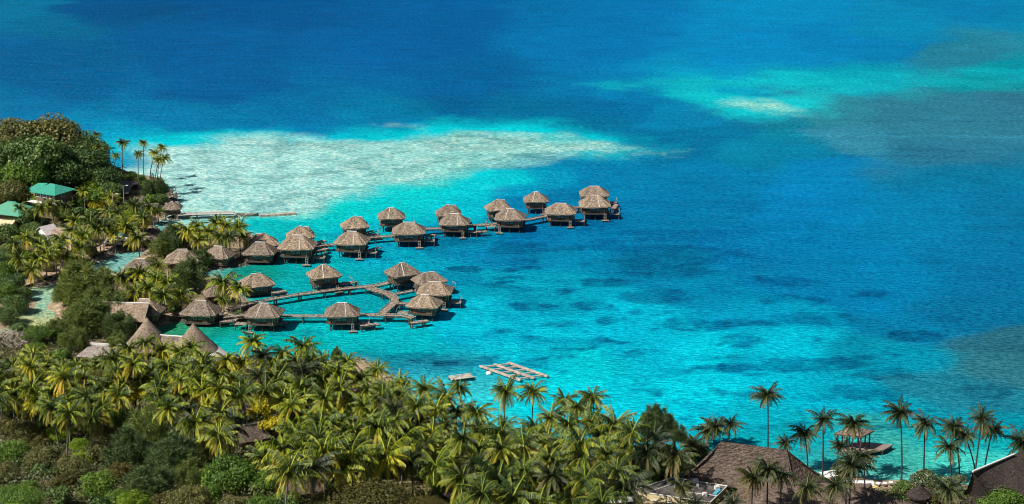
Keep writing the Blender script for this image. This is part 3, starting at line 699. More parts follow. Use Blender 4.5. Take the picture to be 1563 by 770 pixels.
# ------------------------------------------------------------------ walkways and docks
def walkway(name, pts, width, label, z=1.55, step=6.0, cat='walkway', group=None, mat='deck', rail=True):
    P = [at(x, y, z) for x, y in pts]; base = P[0].copy(); root = empty(name, (base.x, base.y, 0)); tag(root, label, cat, group)
    Q = []
    for i in range(len(P)-1):
        n = max(1, int((P[i+1]-P[i]).length/.42))
        for k in range(n): Q.append((P[i].lerp(P[i+1], k/n), (P[i+1]-P[i]).normalized(), (P[i+1]-P[i]).length/n))
    mb = MB(); rd = random.Random(int(pts[0][0]))
    for p, d, L in Q:
        a = math.atan2(d.y, d.x); mb.box((p.x-base.x, p.y-base.y, z+rd.uniform(-.02, .02)), (L*.8, width*rd.uniform(.72, .98), .09), a)
    dk = build(mb, 'deck', mat, root)
    dist = 0; last = -99
    beams = MB(); rl = MB()
    for i in range(len(P)-1):
        d = (P[i+1]-P[i]).normalized(); n_ = Vector((-d.y, d.x, 0))*width*.46; b0 = Vector((base.x, base.y, 0))
        for s in (-1, 1):
            beams.bar(P[i]-b0+n_*s-Vector((0, 0, .22)), P[i+1]-b0+n_*s-Vector((0, 0, .22)), .12)
            if rail: rl.bar(P[i]-b0+n_*s*1.1+Vector((0, 0, .12)), P[i+1]-b0+n_*s*1.1+Vector((0, 0, .12)), .085)
    build(beams, 'beam', 'post', root)
    if rail: build(rl, 'kerb_rail', 'cap' if mat == 'pontoon' else 'deck', dk)
    for p, d, L in Q:
        dist += L
        if dist-last > step:
            last = dist; n_ = Vector((-d.y, d.x, 0))*width*.42
            for s in (-1, 1):
                q = p+n_*s; mb = MB(); mb.bar((q.x-base.x, q.y-base.y, -2), (q.x-base.x, q.y-base.y, z+.05), .17); build(mb, 'post', 'post', root)
    return root
walkway('walkway', [(420, 385), (450, 381), (483, 376), (509, 374), (565, 363), (596, 361), (651, 350), (673, 349), (720, 345), (759, 342), (810, 335), (830, 331), (875, 317), (925, 315)], 1.5,
        'long wooden pier walkway linking the two rows of bungalows', step=7)
walkway('walkway', [(352, 472), (380, 464), (420, 456), (463, 449), (517, 442), (557, 438), (576, 436)], 1.6, 'gently curved plank walkway arching behind the lone blue-window bungalow')
walkway('walkway', [(576, 436), (585, 434), (598, 430)], 1.8, 'short dark walkway spur rising to the top ring bungalow')
walkway('walkway', [(562, 439), (576, 444), (592, 448), (602, 455), (601, 463), (588, 474), (582, 481)], 2.0, 'wide stepped bend of planks joining the rear and front ring walkways')
walkway('walkway', [(340, 485), (374, 481), (431, 483), (498, 483), (549, 481), (615, 482), (632, 486)], 1.5, 'straight front walkway of the ring, lit pale planks')
walkway('walkway', [(600, 450), (632, 444)], 1.2, 'thin spur walkway towards the squeezed ring bungalow')
walkway('walkway', [(604, 463), (622, 464)], 1.1, 'shortest spur walkway on the right of the ring bend')
DG = 'small side docks of the bungalows'
for pts, lab in [(((524, 432), (546, 430)), 'small side dock right of the lone blue-window bungalow'), (((551, 497), (580, 494)), 'small side dock right of the front middle bungalow'),
                 (((628, 493), (655, 489)), 'small side dock in front of the ring joint bungalow'), (((336, 491), (362, 489)), 'small side dock right of the white-stepped bungalow'),
                 (((416, 447), (438, 444)), 'small side dock right of the ring entrance bungalow'), (((412, 495), (440, 492)), 'cluttered side dock right of the nearshore front bungalow'),
                 (((477, 372), (497, 367)), 'small side dock behind the widest bungalow'), (((560, 355), (572, 352)), 'small side dock behind the two-window bungalow'),
                 (((560, 383), (580, 377)), 'lower side dock right of the two-window bungalow'), (((648, 363), (664, 358)), 'small side dock right of the pale-ridge bungalow'),
                 (((718, 354), (745, 353)), 'low side dock right of the central front bungalow'), (((935, 320), (941, 312)), 'small side dock at the very tip of the long pier'), (((480, 385), (500, 379)), 'low side dock right of the widest bungalow')]:
    walkway('side_dock', list(pts), 1.5, lab, z=1.3, step=3.0, cat='dock', group=DG, rail=False)
# white jetty with boat, floating blocks
walkway('jetty', [(272, 328), (310, 326), (358, 325)], 2.6, 'pale wooden jetty from the little tan hut into the lagoon', z=1.3, step=5, cat='jetty', mat='pontoon')
g0 = at(413, 328, .3); root = empty('floating_dock', (g0.x, g0.y, 0)); tag(root, 'low white floating dock made of blocks beyond the jetty end', 'dock')
e0, e1 = at(396, 329, .4), at(451, 325.5, .4)
for k in range(7):
    p = e0.lerp(e1, (k+.5)/7); d = e1-e0; mb = MB(); mb.box((p.x-g0.x, p.y-g0.y, .25), (d.length/7*.93, 1.6, .7), math.atan2(d.y, d.x)); build(mb, 'float_block', 'pontoon', root)
p = at(377, 328.5, .3); root = empty('boat', (p.x, p.y, 0), R(4)); tag(root, 'small brown wooden boat moored between jetty and floating dock', 'boat')
mb = MB(); N = 9; L = 3.2
secs = []
for i in range(N):
    t = i/(N-1)*2-1; w = .95*(1-abs(t)**2.6)+.03; z0 = -.25+.25*abs(t)**3; z1 = .55+.35*abs(t)**2; x = t*L
    secs.append([(x, -w, z1), (x, -w*.7, z0), (x, w*.7, z0), (x, w, z1), (x, w*.85, z1), (x, w*.6, z0+.15), (x, -w*.6, z0+.15), (x, -w*.85, z1)])
for i in range(N-1):
    for j in range(8): mb.quad(secs[i][j], secs[i][(j+1) % 8], secs[i+1][(j+1) % 8], secs[i+1][j])
build(mb, 'hull', 'deck', root)
for x in (-1.2, .2, 1.5): mb = MB(); mb.box((x, 0, .4), (.35, 1.4, .07)); build(mb, 'bench', 'panel', root)
# timber frame pontoon
c = at(785, 568, 0); root = empty('mooring_frame', (c.x, c.y, 0)); tag(root, 'pale timber lattice frame afloat off the beach, open squares of water inside', 'pontoon')
cor = [at(733, 559, .5), at(795, 581, .5), at(776, 554, .5), at(836, 575, .5)]
off = Vector((c.x, c.y, 0))
for f in (0, .5, 1):
    a_, b_ = cor[0].lerp(cor[2], f)-off, cor[1].lerp(cor[3], f)-off; d = b_-a_
    mb = MB(); m_ = (a_+b_)/2; mb.box((m_.x, m_.y, .52), (d.length, .5, .36), math.atan2(d.y, d.x)); build(mb, 'long_beam', 'pontoon', root)
for k in range(5):
    f = .06+k*.21; a_, b_ = cor[0].lerp(cor[1], f)-off, cor[2].lerp(cor[3], f)-off; d = b_-a_; m_ = (a_+b_)/2
    mb = MB(); mb.box((m_.x, m_.y, .45), (d.length, .34, .3), math.atan2(d.y, d.x)); build(mb, 'cross_beam', 'pontoon', root)
for x, y in ((0, .2), (0, .8), (1, .2), (1, .8), (.5, .5)):
    q = cor[0].lerp(cor[1], y).lerp(cor[2].lerp(cor[3], y), x)-off; mb = MB(); mb.bar((q.x, q.y, -1), (q.x, q.y, .3), .3); build(mb, 'float', 'post', root)
p = at(746, 570, .3); root = empty('buoy', (p.x, p.y, 0)); tag(root, 'small white buoy floating under the timber lattice frame', 'buoy')
mb = MB(); mb.tube([(0, 0, -.2), (0, 0, .1), (0, 0, .4), (0, 0, .65), (0, 0, .75)], [.2, .55, .62, .4, .1], 10); build(mb, 'float', 'white', root)
mb = MB(); mb.bar((0, 0, .6), (0, 0, 1.1), .06); build(mb, 'handle', 'post', root)
walkway('small_dock', [(688, 578), (722, 573.5)], 2.3, 'small pale swimming dock close to the palm tops', z=.7, step=2.2, cat='dock', mat='pontoon')
walkway('small_jetty', [(16, 461), (32, 460)], 1.5, 'little grey jetty on the left bank of the canal', z=.9, step=2.2, cat='jetty', rail=False)

# ------------------------------------------------------------------ cone roofed hall on the near shore
def cone_roof(cx, cy, r, h, ze, seed, n=40):
    rd = random.Random(seed); mb = MB(); lv = 8
    for k in range(-1, lv+1):
        for i in range(n):
            a = 2*math.pi*i/n
            if k < 0: mb.v.append((cx+math.cos(a)*r*.97, cy+math.sin(a)*r*.97, ze-.3+rd.uniform(-.15, .1)))
            else:
                f = k/lv; rr = r*(1-f)**1.08+.02; mb.v.append((cx+math.cos(a)*rr*(1+rd.uniform(-.012, .012)), cy+math.sin(a)*rr*(1+rd.uniform(-.012, .012)), ze+h*f))
    for k in range(lv+1):
        for i in range(n): a = k*n+i; b = k*n+(i+1) % n; mb.f.append((a, b, b+n, a+n)); mb.r.append(.5)
    return mb
c1, c2 = at(224, 484, 9.2), at(295, 493, 8.6); o0 = Vector((c1.x, c1.y, 0)); root = empty('restaurant_hall', (c1.x, c1.y, 0))
tag(root, 'thatched restaurant with two pointed cone roofs at the green lagoon edge', 'restaurant')
d = c2-o0
build(cone_roof(0, 0, 5.0, 6.3, 2.9, 1), 'cone_roof', 'thatch', root)
build(cone_roof(d.x, d.y, 4.9, 5.7, 2.9, 2), 'cone_roof', 'thatch', root)
mb = MB(); a_ = math.atan2(d.y, d.x); L = Vector((d.x, d.y)).length; n_ = Vector((-math.sin(a_), math.cos(a_), 0)); u = Vector((math.cos(a_), math.sin(a_), 0))
p0, p1 = u*1.5+Vector((0, 0, 5.3)), u*(L-1.5)+Vector((0, 0, 5.3))
for s in (-1, 1):
    e0, e1 = p0+n_*s*4-Vector((0, 0, 2.4)), p1+n_*s*4-Vector((0, 0, 2.4))
    if s < 0: mb.quad(e0, e1, p1, p0); mb.quad(e1, e0, e0-Vector((0, 0, .3)), e1-Vector((0, 0, .3)))
    else: mb.quad(e1, e0, p0, p1)
lr = build(mb, 'link_roof', 'thatch', root); mb = MB(); strip(mb, p0+Vector((0, 0, .05)), p1+Vector((0, 0, .05)), .2); build(mb, 'ridge_cap', 'cap', lr)
for cx, cy, r in ((0, 0, 3.9), (d.x, d.y, 3.8)):
    mb = MB(); mb.tube([(cx, cy, 0), (cx, cy, 2.95)], [r, r], 20); build(mb, 'wall', 'wall', root)
mb = MB()
for k in range(34):
    a = R(-150+k*5); c_, s_ = math.cos(a), math.sin(a); mb.bar((d.x+c_*5.0, d.y+s_*5.0, 2.8), (d.x+c_*6.9, d.y+s_*6.9, 1.0), .13)
build(mb, 'pole_fringe', 'cap', root)

# ------------------------------------------------------------------ houses
def house(name, px, py, w, dp, rz, hw, hr, roof, wall, label, cat='house', gable=False, ov=.7, cap=None, floors=1, group=None, rot_ext=None):
    p = ground(px, py, hw+hr); root = empty(name, (p.x, p.y, p.z), R(rz)); tag(root, label, cat, group)
    mb = MB(); mb.box((0, 0, hw/2-.4), (w, dp, hw+.8)); build(mb, 'wall', wall, root)
    W2, D2 = w/2+ov, dp/2+ov; rl = W2 if gable else max(.2, W2-D2*.9); z0, z1 = hw, hw+hr; mb = MB()
    A = [(-W2, -D2, z0), (W2, -D2, z0), (W2, D2, z0), (-W2, D2, z0)]; B = [(-rl, 0, z1), (rl, 0, z1)]
    def slab(pts, t=.16):
        mb.poly(pts); mb.poly([(x, y, z-t) for x, y, z in pts][::-1])
        for i in range(len(pts)):
            a, b = pts[i], pts[(i+1) % len(pts)]; mb.quad((a[0], a[1], a[2]-t), (b[0], b[1], b[2]-t), b, a)
    slab([A[0], A[1], B[1], B[0]]); slab([A[2], A[3], B[0], B[1]])
    if not gable: slab([A[1], A[2], B[1]]); slab([A[3], A[0], B[0]])
    rf = build(mb, 'roof', roof, root)
    if gable:
        mb = MB()
        for s in (-1, 1): mb.tri((s*w/2, -dp/2, hw-.1), (s*w/2, dp/2, hw-.1), (s*w/2, 0, hw+hr-.25))
        build(mb, 'gable', wall, root)
    if cap: mb = MB(); strip(mb, (-rl, 0, z1+.05), (rl, 0, z1+.05), .16); build(mb, 'ridge_cap', cap, rf)
    for fl in range(floors):
        zb = .9+fl*2.7
        for x in [(-.32)*w, 0, .32*w]:
            if x == 0 and fl == 0:
                mb = MB(); mb.box((0, -dp/2-.03, 1.0), (1.0, .08, 2.0)); build(mb, 'door', 'wall', root); continue
            f = MB(); f.box((x, -dp/2-.03, zb+.6), (1.5, .08, 1.25)); fo = build(f, 'window', 'white', root)
            g_ = MB(); g_.box((x, -dp/2-.085, zb+.6), (1.25, .03, 1.0)); build(g_, 'pane', 'glass', fo)
        for s in (-1, 1):
            f = MB(); f.box((s*(w/2+.03), 0, zb+.6), (.08, 1.5, 1.2)); fo = build(f, 'window', 'white', root)
            g_ = MB(); g_.box((s*(w/2+.085), 0, zb+.6), (.03, 1.25, 1.0)); build(g_, 'pane', 'glass', fo)
    return root
hs = house('house', 80, 281, 7.2, 6.4, -28, 5.0, 1.9, 'green_roof', 'panel', 'two storey house with emerald green metal roof below the wooded knoll', floors=2, ov=1.0)
mb = MB(); mb.box((0, -4.7, 2.6), (8.4, 1.8, .15)); bal = build(mb, 'balcony', 'white', hs)
for k in range(9): q = MB(); q.bar((-4.1+k*1.02, -5.5, 2.7), (-4.1+k*1.02, -5.5, 3.6), .04); build(q, 'baluster', 'white', bal)
mb = MB()
P_ = [(-7.4, -2.2, 5.0), (-3.2, -3.6, 5.0), (-3.2, 3.4, 5.0), (-7.4, 2.2, 5.0), (-5.3, 0, 6.5), (-1.6, 0, 6.9)]
mb.poly([P_[0], P_[1], P_[5], P_[4]]); mb.poly([P_[2], P_[3], P_[4], P_[5]]); mb.tri(P_[3], P_[0], P_[4]); build(mb, 'side_roof', 'green_roof', hs)
mb = MB(); mb.box((-5.2, 0, 2.3), (3.6, 4, 5.2)); build(mb, 'side_wall', 'cream', hs)
house('house', 18, 309, 9.5, 7.5, -22, 3.3, 2.3, 'pale_green_roof', 'panel', 'low house with paler green hipped roof at the left edge', ov=.9, cap='green_roof')
house('shed', 4, 336, 6, 4, -14, 2.6, 1.2, 'cream', 'cream', 'small cream shed under the pale green roofed house', 'shed', True)
house('cottage', 71, 344, 3.6, 5.4, 52, 2.8, 2.0, 'pink_roof', 'white', 'tiny white gabled cottage beside the dark round tree', 'cottage', True, .4)
house('house', 98, 349, 9.0, 5.6, -28, 2.6, 1.8, 'thatch', 'cream', 'low house with faded brown roof beside the white cottage', ov=.6)
house('gabled_hall', 187, 463, 10.5, 6.6, -6, 3.0, 2.9, 'thatch', 'wall', 'dark gabled hall with pale ridge behind the cone roofed restaurant', 'hall', True, .8, 'cap')
# cone hut and beach hut on the right
p = ground(1404, 739, 3.9); root = empty('beach_hut', p); tag(root, 'small grey cone roofed hut among the beach hedges', 'hut')
build(cone_roof(0, 0, 2.1, 1.9, 2.0, 5, 20), 'cone_roof', 'thatch_grey', root); mb = MB(); mb.tube([(0, 0, 0), (0, 0, 2.3)], [1.6, 1.6], 12); build(mb, 'wall', 'wall', root)

# ------------------------------------------------------------------ large thatched roofs at the lower right
def roofed(name, label, faces, mat, zdrop=3.6, wallmat='wall', cap=None, base=None, rmat2=None, cat='lodge'):
    """faces: roof faces as lists of (px, py, z) corners; walls are dropped from the eaves"""
    F = [[at(*c) for c in f] for f in faces]; c0 = sum((v for f in F for v in f), Vector())/sum(len(f) for f in F); zg = tz(c0.x, c0.y)
    o = Vector((c0.x, c0.y, zg)); root = empty(name, o); tag(root, label, cat)
    rd = random.Random(3)
    for f in F:
        mb = MB(); f = [v-o for v in f]
        # subdivide for an uneven thatch surface
        n = (f[1]-f[0]).cross(f[-1]-f[0]).normalized()
        if n.z < 0: n = -n
        q = f if len(f) == 4 else [f[0], f[1], f[2], f[2].copy()]
        N = 26
        G = [[None]*(N+1) for _ in range(N+1)]
        for i in range(N+1):
            for j in range(N+1):
                u, v = i/N, j/N; pt = (q[0]*(1-u)+q[1]*u)*(1-v)+(q[3]*(1-u)+q[2]*u)*v
                sag = -.35*math.sin(math.pi*v); e = rd.uniform(-.07, .07)
                G[i][j] = pt+n*(sag+e)
        for i in range(N):
            for j in range(N): mb.quad(G[i][j], G[i+1][j], G[i+1][j+1], G[i][j+1])
        t = Vector((0, 0, .35))
        for i in range(N): mb.quad(G[i][0]-t-Vector((0, 0, rd.random()*.15)), G[i+1][0]-t-Vector((0, 0, rd.random()*.15)), G[i+1][0], G[i][0])
        build(mb, 'roof', mat, root)
    return root, o
# upper great roof
A, B = (1101, 674, 11.0), (1201, 687, 11.0)
C_, D_, E_, G_ = (1044, 729, 4.0), (1214, 757, 4.0), (1270, 736, 4.0), (1120, 702, 4.0)
root, o = roofed('great_lodge', 'large brown thatched lodge roof at the lower right, lagoon behind its ridge', [[C_, D_, B, A], [D_, E_, B], [E_, G_, A, B], [G_, C_, A]], 'thatch_dark')
mb = MB(); gb = at(1198, 689, 10.4)-o; ge = at(1189, 697, 9.0)-o; gr = at(1205, 697, 9.2)-o; gt = at(1202.5, 686, 11.2)-o
mb.tri(ge, gr, gt); mb.tri(ge+Vector((.1, .6, -.2)), gr+Vector((0, .6, -.2)), gt+Vector((0, .6, -.3))); build(mb, 'gablet', 'wall', root)
mb = MB(); pts = [at(x, y, 3.9)-o for x, y in ((1056, 729), (1211, 754), (1262, 736), (1122, 706))]
for i in range(4): a, b = pts[i], pts[(i+1) % 4]; mb.quad((a.x, a.y, -1), (b.x, b.y, -1), b, a)
build(mb, 'wall', 'wall', root)
# lower hall in front
root, o = roofed('lower_hall', 'lower brown thatched hall in front of the great lodge, palms before it', [[(1062, 790, 3.4), (1330, 812, 3.4), (1322, 744, 6.6), (1128, 746, 6.6)], [(1128, 746, 6.6), (1322, 744, 6.6), (1330, 738, 5.0), (1120, 738, 5.0)],
      [(1330, 812, 3.4), (1420, 800, 3.4), (1392, 769, 6.2), (1322, 744, 6.6)]], 'thatch_dark')
mb = MB(); pts = [at(x, y, 3.3)-o for x, y in ((1075, 790), (1325, 808), (1400, 797), (1330, 752), (1135, 756))]
for i in range(5): a, b = pts[i], pts[(i+1) % 5]; mb.quad((a.x, a.y, -1), (b.x, b.y, -1), b, a)
build(mb, 'wall', 'wall', root)
root, o = roofed('service_hut', 'small dark thatched roof right of the lower hall near the hedge', [[(1366, 788, 3.0), (1424, 782, 3.0), (1418, 758, 4.6), (1408, 750, 5.2)], [(1424, 782, 3.0), (1442, 768, 3.0), (1418, 758, 4.6), (1408, 750, 5.2)]], 'thatch_grey', cat='hut')
# right lodge with dark gable
Pk, Rr = (1484, 721, 9.5), (1610, 668, 9.5)
root, o = roofed('gabled_lodge', 'dark thatched lodge with black gable end at the right edge', [[(1512, 757, 5.0), (1690, 800, 3.0), Rr, Pk], [(1467, 759, 3.2), (1590, 707, 3.2), Rr, Pk]], 'thatch_grey')
mb = MB(); a_, b_, c_ = at(1470, 759, 3.2)-o, at(1509, 757, 5.0)-o, at(1486, 723, 9.2)-o; mb.tri(a_, b_, c_)
a0, b0 = a_.copy(), b_.copy(); a0.z = b0.z = -1; mb.quad(a0, b0, b_, a_); build(mb, 'gable', 'post', root)
mb = MB(); q_ = [at(1484.5, 720, 9.75)-o, at(1548, 693.5, 9.75)-o]; mb.bar(q_[0], q_[1], .17); build(mb, 'ridge_cap', 'white', root)
mb = MB(); e_ = [at(1510, 757, 4.9)-o, at(1680, 797, 3.0)-o, at(1588, 707, 3.1)-o, at(1470, 759, 3.1)-o]
for i in range(3): a, b = e_[i], e_[i+1]; mb.quad((a.x, a.y, -1), (b.x, b.y, -1), b, a)
build(mb, 'wall', 'wall', root)
root, o = roofed('porch', 'low dark thatched porch below the black gable', [[(1462, 792, 2.6), (1500, 800, 2.6), (1503, 757, 4.6), (1492, 749, 4.8)], [(1462, 792, 2.6), (1466, 765, 2.6), (1488, 750, 4.6), (1492, 749, 4.8)]], 'thatch_grey', cat='porch')
# flat roofed service building
cs = [at(965, 750, 4.4), at(1084, 768, 4.4), at(1110, 743, 4.4), at(1027, 730, 4.4)]
c0 = sum(cs, Vector())/4; zg = tz(c0.x, c0.y); o = Vector((c0.x, c0.y, zg)); root = empty('flat_roofed_building', o); tag(root, 'cream building with flat grey roof, white parapets and ducts before the great lodge', 'building')
L_ = [v-o for v in cs]; mb = MB()
for i in range(4): a, b = L_[i], L_[(i+1) % 4]; mb.quad((a.x, a.y, -1), (b.x, b.y, -1), b, a)
build(mb, 'wall', 'cream', root)
mb = MB(); mb.poly([v+Vector((0, 0, .02)) for v in L_]); build(mb, 'flat_roof', 'roofing', root)
for i in range(4): mb = MB(); mb.bar(L_[i]+Vector((0, 0, .1)), L_[(i+1) % 4]+Vector((0, 0, .1)), .10); build(mb, 'parapet', 'cap', root)
def onroof(u, v, z=.1): return (L_[0]*(1-u)+L_[1]*u)*(1-v)+(L_[3]*(1-u)+L_[2]*u)*v+Vector((0, 0, z))
for a, b in (((.18, .0), (.25, 1)), ((.5, .35), (1, .4)), ((.72, 0), (.75, .4))): mb = MB(); mb.bar(onroof(*a), onroof(*b), .06); build(mb, 'roof_divider', 'cap', root)
for u, v, s in ((.45, .93, 1.0), (.85, .3, .7), (.35, .5, .5), (.9, .75, .8), (.6, .7, .4)): mb = MB(); q = onroof(u, v, .35); mb.box(q, (s, s*.8, .6), .3); build(mb, 'roof_vent', 'cap', root)
mb = MB(); q = onroof(.96, .55, .3); mb.box(q, (2.2, .7, .2), math.atan2((L_[2]-L_[1]).y, (L_[2]-L_[1]).x)); build(mb, 'solar_panel', 'blue', root)
d = (L_[1]-L_[0]); d.z = 0; dn = d.normalized(); nn = Vector((dn.y, -dn.x, 0)); zt_ = L_[0].z
for k, (u, w_) in enumerate(((.12, 1.0), (.3, .9), (.48, 1.1), (.68, 1.1), (.85, 1.0))):
    q = L_[0]+d*u+nn*.04; mb = MB(); mb.box((q.x, q.y, zt_-1.4), (w_, .1, .9), math.atan2(dn.y, dn.x)); wo = build(mb, 'window', 'white', root)
    q = q+nn*.07; mb = MB(); mb.box((q.x, q.y, zt_-1.4), (w_*.8, .04, .7), math.atan2(dn.y, dn.x)); build(mb, 'pane', 'glass', wo)
# gazebo on its deck
ev = [at(1273, 663, 4.0), at(1317, 667, 4.0), at(1334, 658, 4.0), at(1291, 654.5, 4.0)]; c0 = sum(ev, Vector())/4
root = empty('gazebo', (c0.x, c0.y, 0)); tag(root, 'open pavilion with tan hipped roof on a deck over the lagoon', 'pavilion'); o = Vector((c0.x, c0.y, 0)); ap = Vector((0, 0, 5.3)); mb = MB()
E4 = [v-o for v in ev]
for i in range(4): a, b = E4[i], E4[(i+1) % 4]; mb.tri(a, b, ap); mb.quad(a-Vector((0, 0, .22)), b-Vector((0, 0, .22)), b, a)
mb.poly([v-Vector((0, 0, .2)) for v in E4][::-1]); rf = build(mb, 'roof', 'thatch', root)
for i in range(4): mb = MB(); mb.bar(E4[i]+Vector((0, 0, .05)), E4[(i+1) % 4]+Vector((0, 0, .05)), .08); build(mb, 'eave_trim', 'panel', rf)
for i in range(4):
    for v in ((E4[i]*.8), (E4[i]+E4[(i+1) % 4])*.4): mb = MB(); mb.bar((v.x, v.y, .9), (v.x, v.y, 4.0), .14); build(mb, 'post', 'post', root)
dk = [at(x, y, 1.0) for x, y in ((1284, 686), (1300, 676), (1324, 675), (1363, 679), (1349, 687), (1330, 690), (1322, 700), (1296, 697))]
c0 = sum(dk, Vector())/len(dk); root = empty('deck_platform', (c0.x, c0.y, 0)); tag(root, 'brown plank platform over shallow water carrying the open pavilion', 'deck'); o = Vector((c0.x, c0.y, 0))
mb = MB(); T = [v-o for v in dk]; mb.poly(T if True else T); mb.poly([v-Vector((0, 0, .25)) for v in T][::-1])
for i in range(len(T)): a, b = T[i], T[(i+1) % len(T)]; mb.quad(a-Vector((0, 0, .25)), b-Vector((0, 0, .25)), b, a)
build(mb, 'decking', simple('weathered_decking', (.16, .12, .10), (.33, .26, .21), 1.6, vec=(.4, 4, 1)), root)
for v in T: mb = MB(); mb.bar((v.x*.93, v.y*.93, -2), (v.x*.93, v.y*.93, .85), .16); build(mb, 'pile', 'post', root)
walkway('footbridge', [(1300, 697), (1292, 712), (1286, 728)], 2.2, 'narrow footbridge from the beach to the pavilion platform', z=1.0, cat='footbridge', step=3, rail=False)
p = at(1312, 678, 1.7); mb = MB(); n = 20
pts = [(math.cos(2*math.pi*k/n)*.42, 0, math.sin(2*math.pi*k/n)*.42) for k in range(n+1)]; mb.tube(pts, [.12]*(n+1), 8, cap=False)
lr = build(mb, 'life_ring', 'red'); lr.location = p; tag(lr, 'red life ring hanging at the edge of the pavilion platform', 'life ring')
# beach furniture
def shade(px, py, w, d_, mat, label, h=2.3, rz=20):
    p = ground(px, py, h); root = empty('sunshade', p, R(rz)); tag(root, label, 'sunshade'); mb = MB(); a = (0, 0, h+.35)
    c = [(-w/2, -d_/2, h), (w/2, -d_/2, h), (w/2, d_/2, h), (-w/2, d_/2, h)]
    for i in range(4): mb.tri(c[i], c[(i+1) % 4], a); mb.tri(c[(i+1) % 4], c[i], (0, 0, h+.25))
    build(mb, 'canopy', mat, root)
    for x, y, z in c: mb = MB(); mb.bar((x*.95, y*.95, 0), (x*.95, y*.95, h), .05); build(mb, 'pole', 'postlight', root)
shade(1272, 723, 4.2, 2.6, 'white', 'white canvas sunshade behind the great lodge roof')
shade(1313, 738, 4.6, 2.4, 'white', 'long white sunshade between the dark palms and the beach', rz=-5)
shade(1327, 743, 2.6, 1.8, 'yellow', 'yellow canvas sunshade above the lower hall roof', 2.0)
shade(983, 697, 2.6, 2.0, 'yellow', 'yellow beach shade glimpsed between grove palms', 1.6)
shade(977, 693, 2.2, 1.8, 'red', 'red beach shade beside the yellow one between grove palms', 1.6)
shade(942, 763, 5.0, 2.4, 'white', 'white canopy left of the cream building', 2.2, 8)
def lounger(px, py, rz, label):
    p = ground(px, py, .4); root = empty('sun_lounger', p, R(rz)); tag(root, label, 'sun lounger', 'sun loungers on the yellow sand')
    mb = MB(); mb.box((.2, 0, .35), (1.4, .7, .12)); build(mb, 'seat', 'white', root)
    mb = MB(); mb.quad((-.5, -.35, .4), (-.5, .35, .4), (-1.05, .35, .85), (-1.05, -.35, .85)); mb.quad((-.5, .35, .34), (-.5, -.35, .34), (-1.05, -.35, .79), (-1.05, .35, .79)); build(mb, 'backrest', 'white', root)
    for x in (-.4, .8):
        for y in (-.3, .3): mb = MB(); mb.bar((x, y, 0), (x, y, .32), .035); build(mb, 'leg', 'postlight', root)
lounger(1339, 739, 60, 'leftmost white lounger on the yellow sand'); lounger(1350, 739, 75, 'middle white lounger on the yellow sand'); lounger(1360, 738, 80, 'white lounger nearest the round hedge')
# cars beside the track
def car(px, py, rz, mat, label):
    p = ground(px, py, .8); root = empty('parked_car', p, R(rz)); tag(root, label, 'car', 'cars parked by the canal track')
    prof = [(-2.1, .35), (2.1, .35), (2.15, .8), (1.2, .95), (.6, 1.45), (-1.3, 1.5), (-1.95, 1.0), (-2.15, .9)]
    mb = MB(); n = len(prof)
    L = [(x, -.85 if z < 1.2 else -.7, z) for x, z in prof]; Rr_ = [(x, -y, z) for x, y, z in L]
    mb.poly(L); mb.poly(Rr_[::-1])
    for i in range(n): j = (i+1) % n; mb.quad(L[j], L[i], Rr_[i], Rr_[j])
    build(mb, 'body', mat, root)
    for s in (-1, 1): mb = MB(); mb.poly([(.95, s*.84, 1.02), (.5, s*.745, 1.38), (-1.2, s*.745, 1.4), (-1.7, s*.84, 1.02)]); build(mb, 'side_window', 'glass', root)
    mb = MB(); mb.quad((1.12, -.68, .99), (1.12, .68, .99), (.62, .62, 1.42), (.62, -.62, 1.42)); build(mb, 'windscreen', 'glass', root)
    for x in (-1.3, 1.35):
        for y in (-.8, .8): mb = MB(); mb.tube([(x, y-.1, .33), (x, y+.1, .33)], [.33, .33], 12); build(mb, 'wheel', 'rubber', root)
car(171, 370, 20, 'white', 'white parked car left of its neighbours by the canal'); car(183, 365, 10, 'white', 'white parked car farthest from the water on the canal track')
car(187, 371, 15, 'white', 'white parked car nearest the spit palm with yellow fronds'); car(190, 361, 30, 'blue', 'pale blue parked car behind the white ones')
# lamp posts
def lamp(px, py, h, label):
    p = ground(px, py, h); root = empty('street_lamp', p); tag(root, label, 'street lamp'); mb = MB(); mb.tube([(0, 0, 0), (0, 0, h)], [.16, .1], 8); build(mb, 'pole', 'postlight', root)
    mb = MB(); mb.tube([(0, 0, h), (.9, 0, h+.25)], [.07, .06], 6); build(mb, 'arm', 'postlight', root); mb = MB(); mb.box((1.1, 0, h+.25), (.6, .3, .14)); build(mb, 'lamp_head', 'white', root)
lamp(172, 298, 7.5, 'slim pale street lamp in front of the hillside shrubs')
lamp(188, 285, 5, 'short road lamp beside the bend of the coast road')
# driftwood, pale boardwalk, rocks
mb = MB(); rd = random.Random(4)
for k in range(170):
    p = ground(rd.uniform(-30, 42), rd.uniform(508, 536)); a = rd.uniform(0, 6.28); L = rd.uniform(1, 3.2); e = rd.uniform(-.15, .5)
    mb.tube([p+Vector((0, 0, .3)), p+Vector((math.cos(a)*L, math.sin(a)*L*.6, .5+e+rd.random()*.8))], [.12, .05], 5)
tag(build(mb, 'driftwood_pile', 'drift'), 'tangled heap of bleached branches at the left edge below the canal', 'driftwood', kind='stuff')
p = ground(150, 538, 1.2); root = empty('boardwalk', p, R(-10)); tag(root, 'weathered grey plank terrace between ironwoods and palm grove', 'boardwalk')
mb = MB()
for k in range(11): mb.box((0, -3.4+k*.68, 1.2+random.uniform(-.03, .03)), (7.0, .5, .1))
build(mb, 'planks', 'drift', root)
mb = MB(); mb.box((0, 3.9, 1.5), (7.2, .35, .5)); build(mb, 'kerb', 'cap', root)
